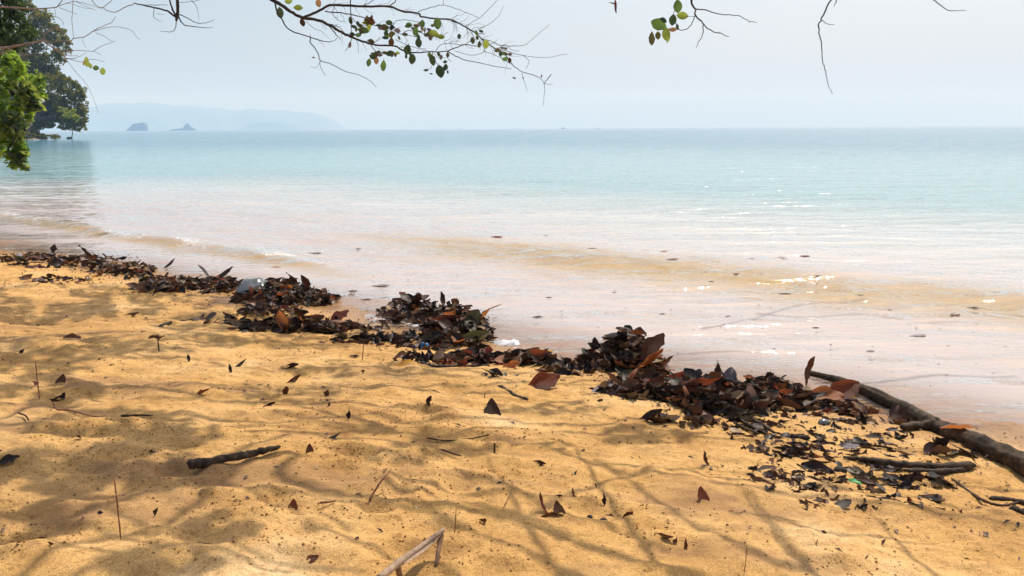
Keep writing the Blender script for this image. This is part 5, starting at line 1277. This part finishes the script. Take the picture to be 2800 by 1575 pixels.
far_tree('small yellow green bush lit up on the headland tree line', [(190, 308, 22, 13, 1), (170, 300, 14, 7, 1), (208, 322, 9, 9, 1)], tF - 7, 700, .42, 404, gp(100, 378, 114), [([(*gp(100, 378, 114), .2), P(120, 340, 114), P(180, 318, 114)], (.08, .06, .04))], YELG)
far_tree('low dark scrub at the foot of the headland trees', [(60, 368, 60, 12, 1), (110, 372, 40, 7, 1), (150, 375, 12, 5, 1), (20, 360, 60, 18, 1)], tF - 4, 2200, .42, 405, gp(40, 380, 112), [([(*gp(40, 380, 112), .2), P(50, 374, 113), P(60, 366, 114)], (.12, .10, .05))])
# rocks on the shore of the headland
for i, (x, y, w_, lab) in enumerate([(152, 374, 26, 'dark boulder at the water line under the leaning headland tree'), (190, 377, 16, 'smaller dark boulder toward the tip of the headland'), (118, 378, 22, 'flat dark boulder left of the other two on the headland shore')]):
    pebble(x, y + 3, w_, .6, plain('shore rock %d' % i, (.035, .032, .028), .8), lab, 'boulder', 'boulder')

# ---------------------------------------------------------------- dry bare branches reaching in from the left
TD = 7.0
DB = np.array([-7.2, 5.6]); dz_ = float(sand_h(DB[:1], DB[1:])[0]); D0 = np.array([DB[0], DB[1], dz_ - .1])
dry = empty('dry_tree', tuple(D0)); ID = Matrix.Translation(-Vector(D0)); tag(dry, 'leafless grey tree reaching its fine twigs in from the left edge', 'tree')
trunkl = [D0, (-7.0, 5.9, 1.2), (-6.6, 6.2, 2.0), (-6.3, 6.4, 3.0)]
V, F = join([tube(smooth_line(trunkl, 5), np.linspace(.14, .07, 16), 10, .06, r)]); child('trunk', V, F, BARK_PALE, dry, ID)
def lead(pt, frm, w):
    a, b = zc(*pt, 1); s = P(a, b, TD); Ls = smooth_line([np.array(frm), (np.array(frm) + s) / 2 + (0, 0, .1), s], 5); return tube(Ls, np.linspace(.035, w / ZS[1] * TD / FPX / 2, len(Ls)), 6, .08, r)
dg = [([(0, 55), (120, 60), (270, 70), (430, 60), (470, 35), (500, -10)], 14, 6), ([(430, 60), (520, 30), (590, 10), (680, 30), (810, 70)], 6, 3), ([(470, 60), (560, 95), (610, 110)], 5, 3), ([(430, 62), (438, 100), (440, 130)], 4, 3)]
V, F = join([lead((0, 55), (-6.35, 6.35, 2.6), 14)] + [twig_geo(a, 1, TD, b, c) for a, b, c in dg]); child('branch', V, F, BARK_PALE, dry, ID)
dg = [([(0, 380), (60, 375), (200, 350), (340, 320), (350, 280), (400, 235), (450, 225), (500, 260)], 20, 6), ([(0, 430), (70, 400), (130, 370), (260, 340)], 10, 6), ([(100, 440), (170, 480), (230, 520)], 6, 3), ([(340, 320), (420, 335), (480, 320), (560, 330)], 7, 4), ([(60, 380), (130, 430), (220, 450)], 5, 3), ([(150, 400), (200, 430), (300, 420)], 5, 3)]
V, F = join([lead((0, 380), (-6.7, 6.1, 1.8), 20)] + [twig_geo(a, 1, TD, b, c) for a, b, c in dg]); child('branch', V, F, BARK_PALE, dry, ID)
dg = [([(560, 330), (585, 305), (660, 295), (720, 260), (780, 220), (880, 180), (915, 130)], 8, 4), ([(740, 250), (860, 215), (960, 218), (1040, 240), (1080, 290), (1110, 310)], 5, 3), ([(760, 260), (830, 290), (890, 330)], 5, 3), ([(540, 400), (620, 400), (740, 410), (800, 435)], 6, 3), ([(740, 405), (810, 365), (915, 325)], 5, 3),
      ([(520, 465), (600, 460), (680, 420)], 7, 3), ([(560, 470), (640, 490), (740, 470), (830, 490)], 5, 3), ([(530, 480), (600, 570), (680, 660), (740, 780), (780, 900)], 4, 2), ([(650, 310), (680, 380)], 4, 2), ([(580, -10), (570, 150), (585, 300)], 5, 4), ([(340, 320), (420, 380), (480, 420), (520, 465), (500, 520)], 9, 7), ([(420, 380), (480, 395), (540, 400)], 7, 6),
      ([(500, 400), (540, 440), (620, 440)], 5, 3), ([(430, 130), (480, 150), (510, 200)], 5, 3)]
V, F = join([twig_geo(a, 1, TD + .05, b, c) for a, b, c in dg]); br = child('branch', V, F, BARK_PALE, dry, ID)
for lf in [(690, 490, 62, 78, 'lime'), (715, 520, 40, 44, 'lime'), (762, 540, 58, 40, 'green'), (815, 565, 48, 58, 'lime'), (665, 505, 26, 30, 'tan')]: twig_leaf(br, *lf, 1, TD + .05)
dg = [([(720, -10), (760, 40), (815, 60), (880, 5), (900, -20)], 6, 5), ([(815, 60), (850, 85), (920, 95), (1000, 50), (1060, 35)], 6, 7), ([(600, 10), (700, 60), (760, 80)], 4, 2), ([(530, 20), (660, 60), (740, 70)], 4, 2)]
V, F = join([twig_geo(a, 1, TD - .4, b, c) for a, b, c in dg] + [tube(smooth_line([P(*zc(720, -10, 1), TD - .4), P(220, -60, TD - .3), (-6.3, 6.4, 3.0)], 5), np.linspace(.008, .03, 11), 6, .05, r)]); child('branch', V, F, BARK_PALE, dry, ID)
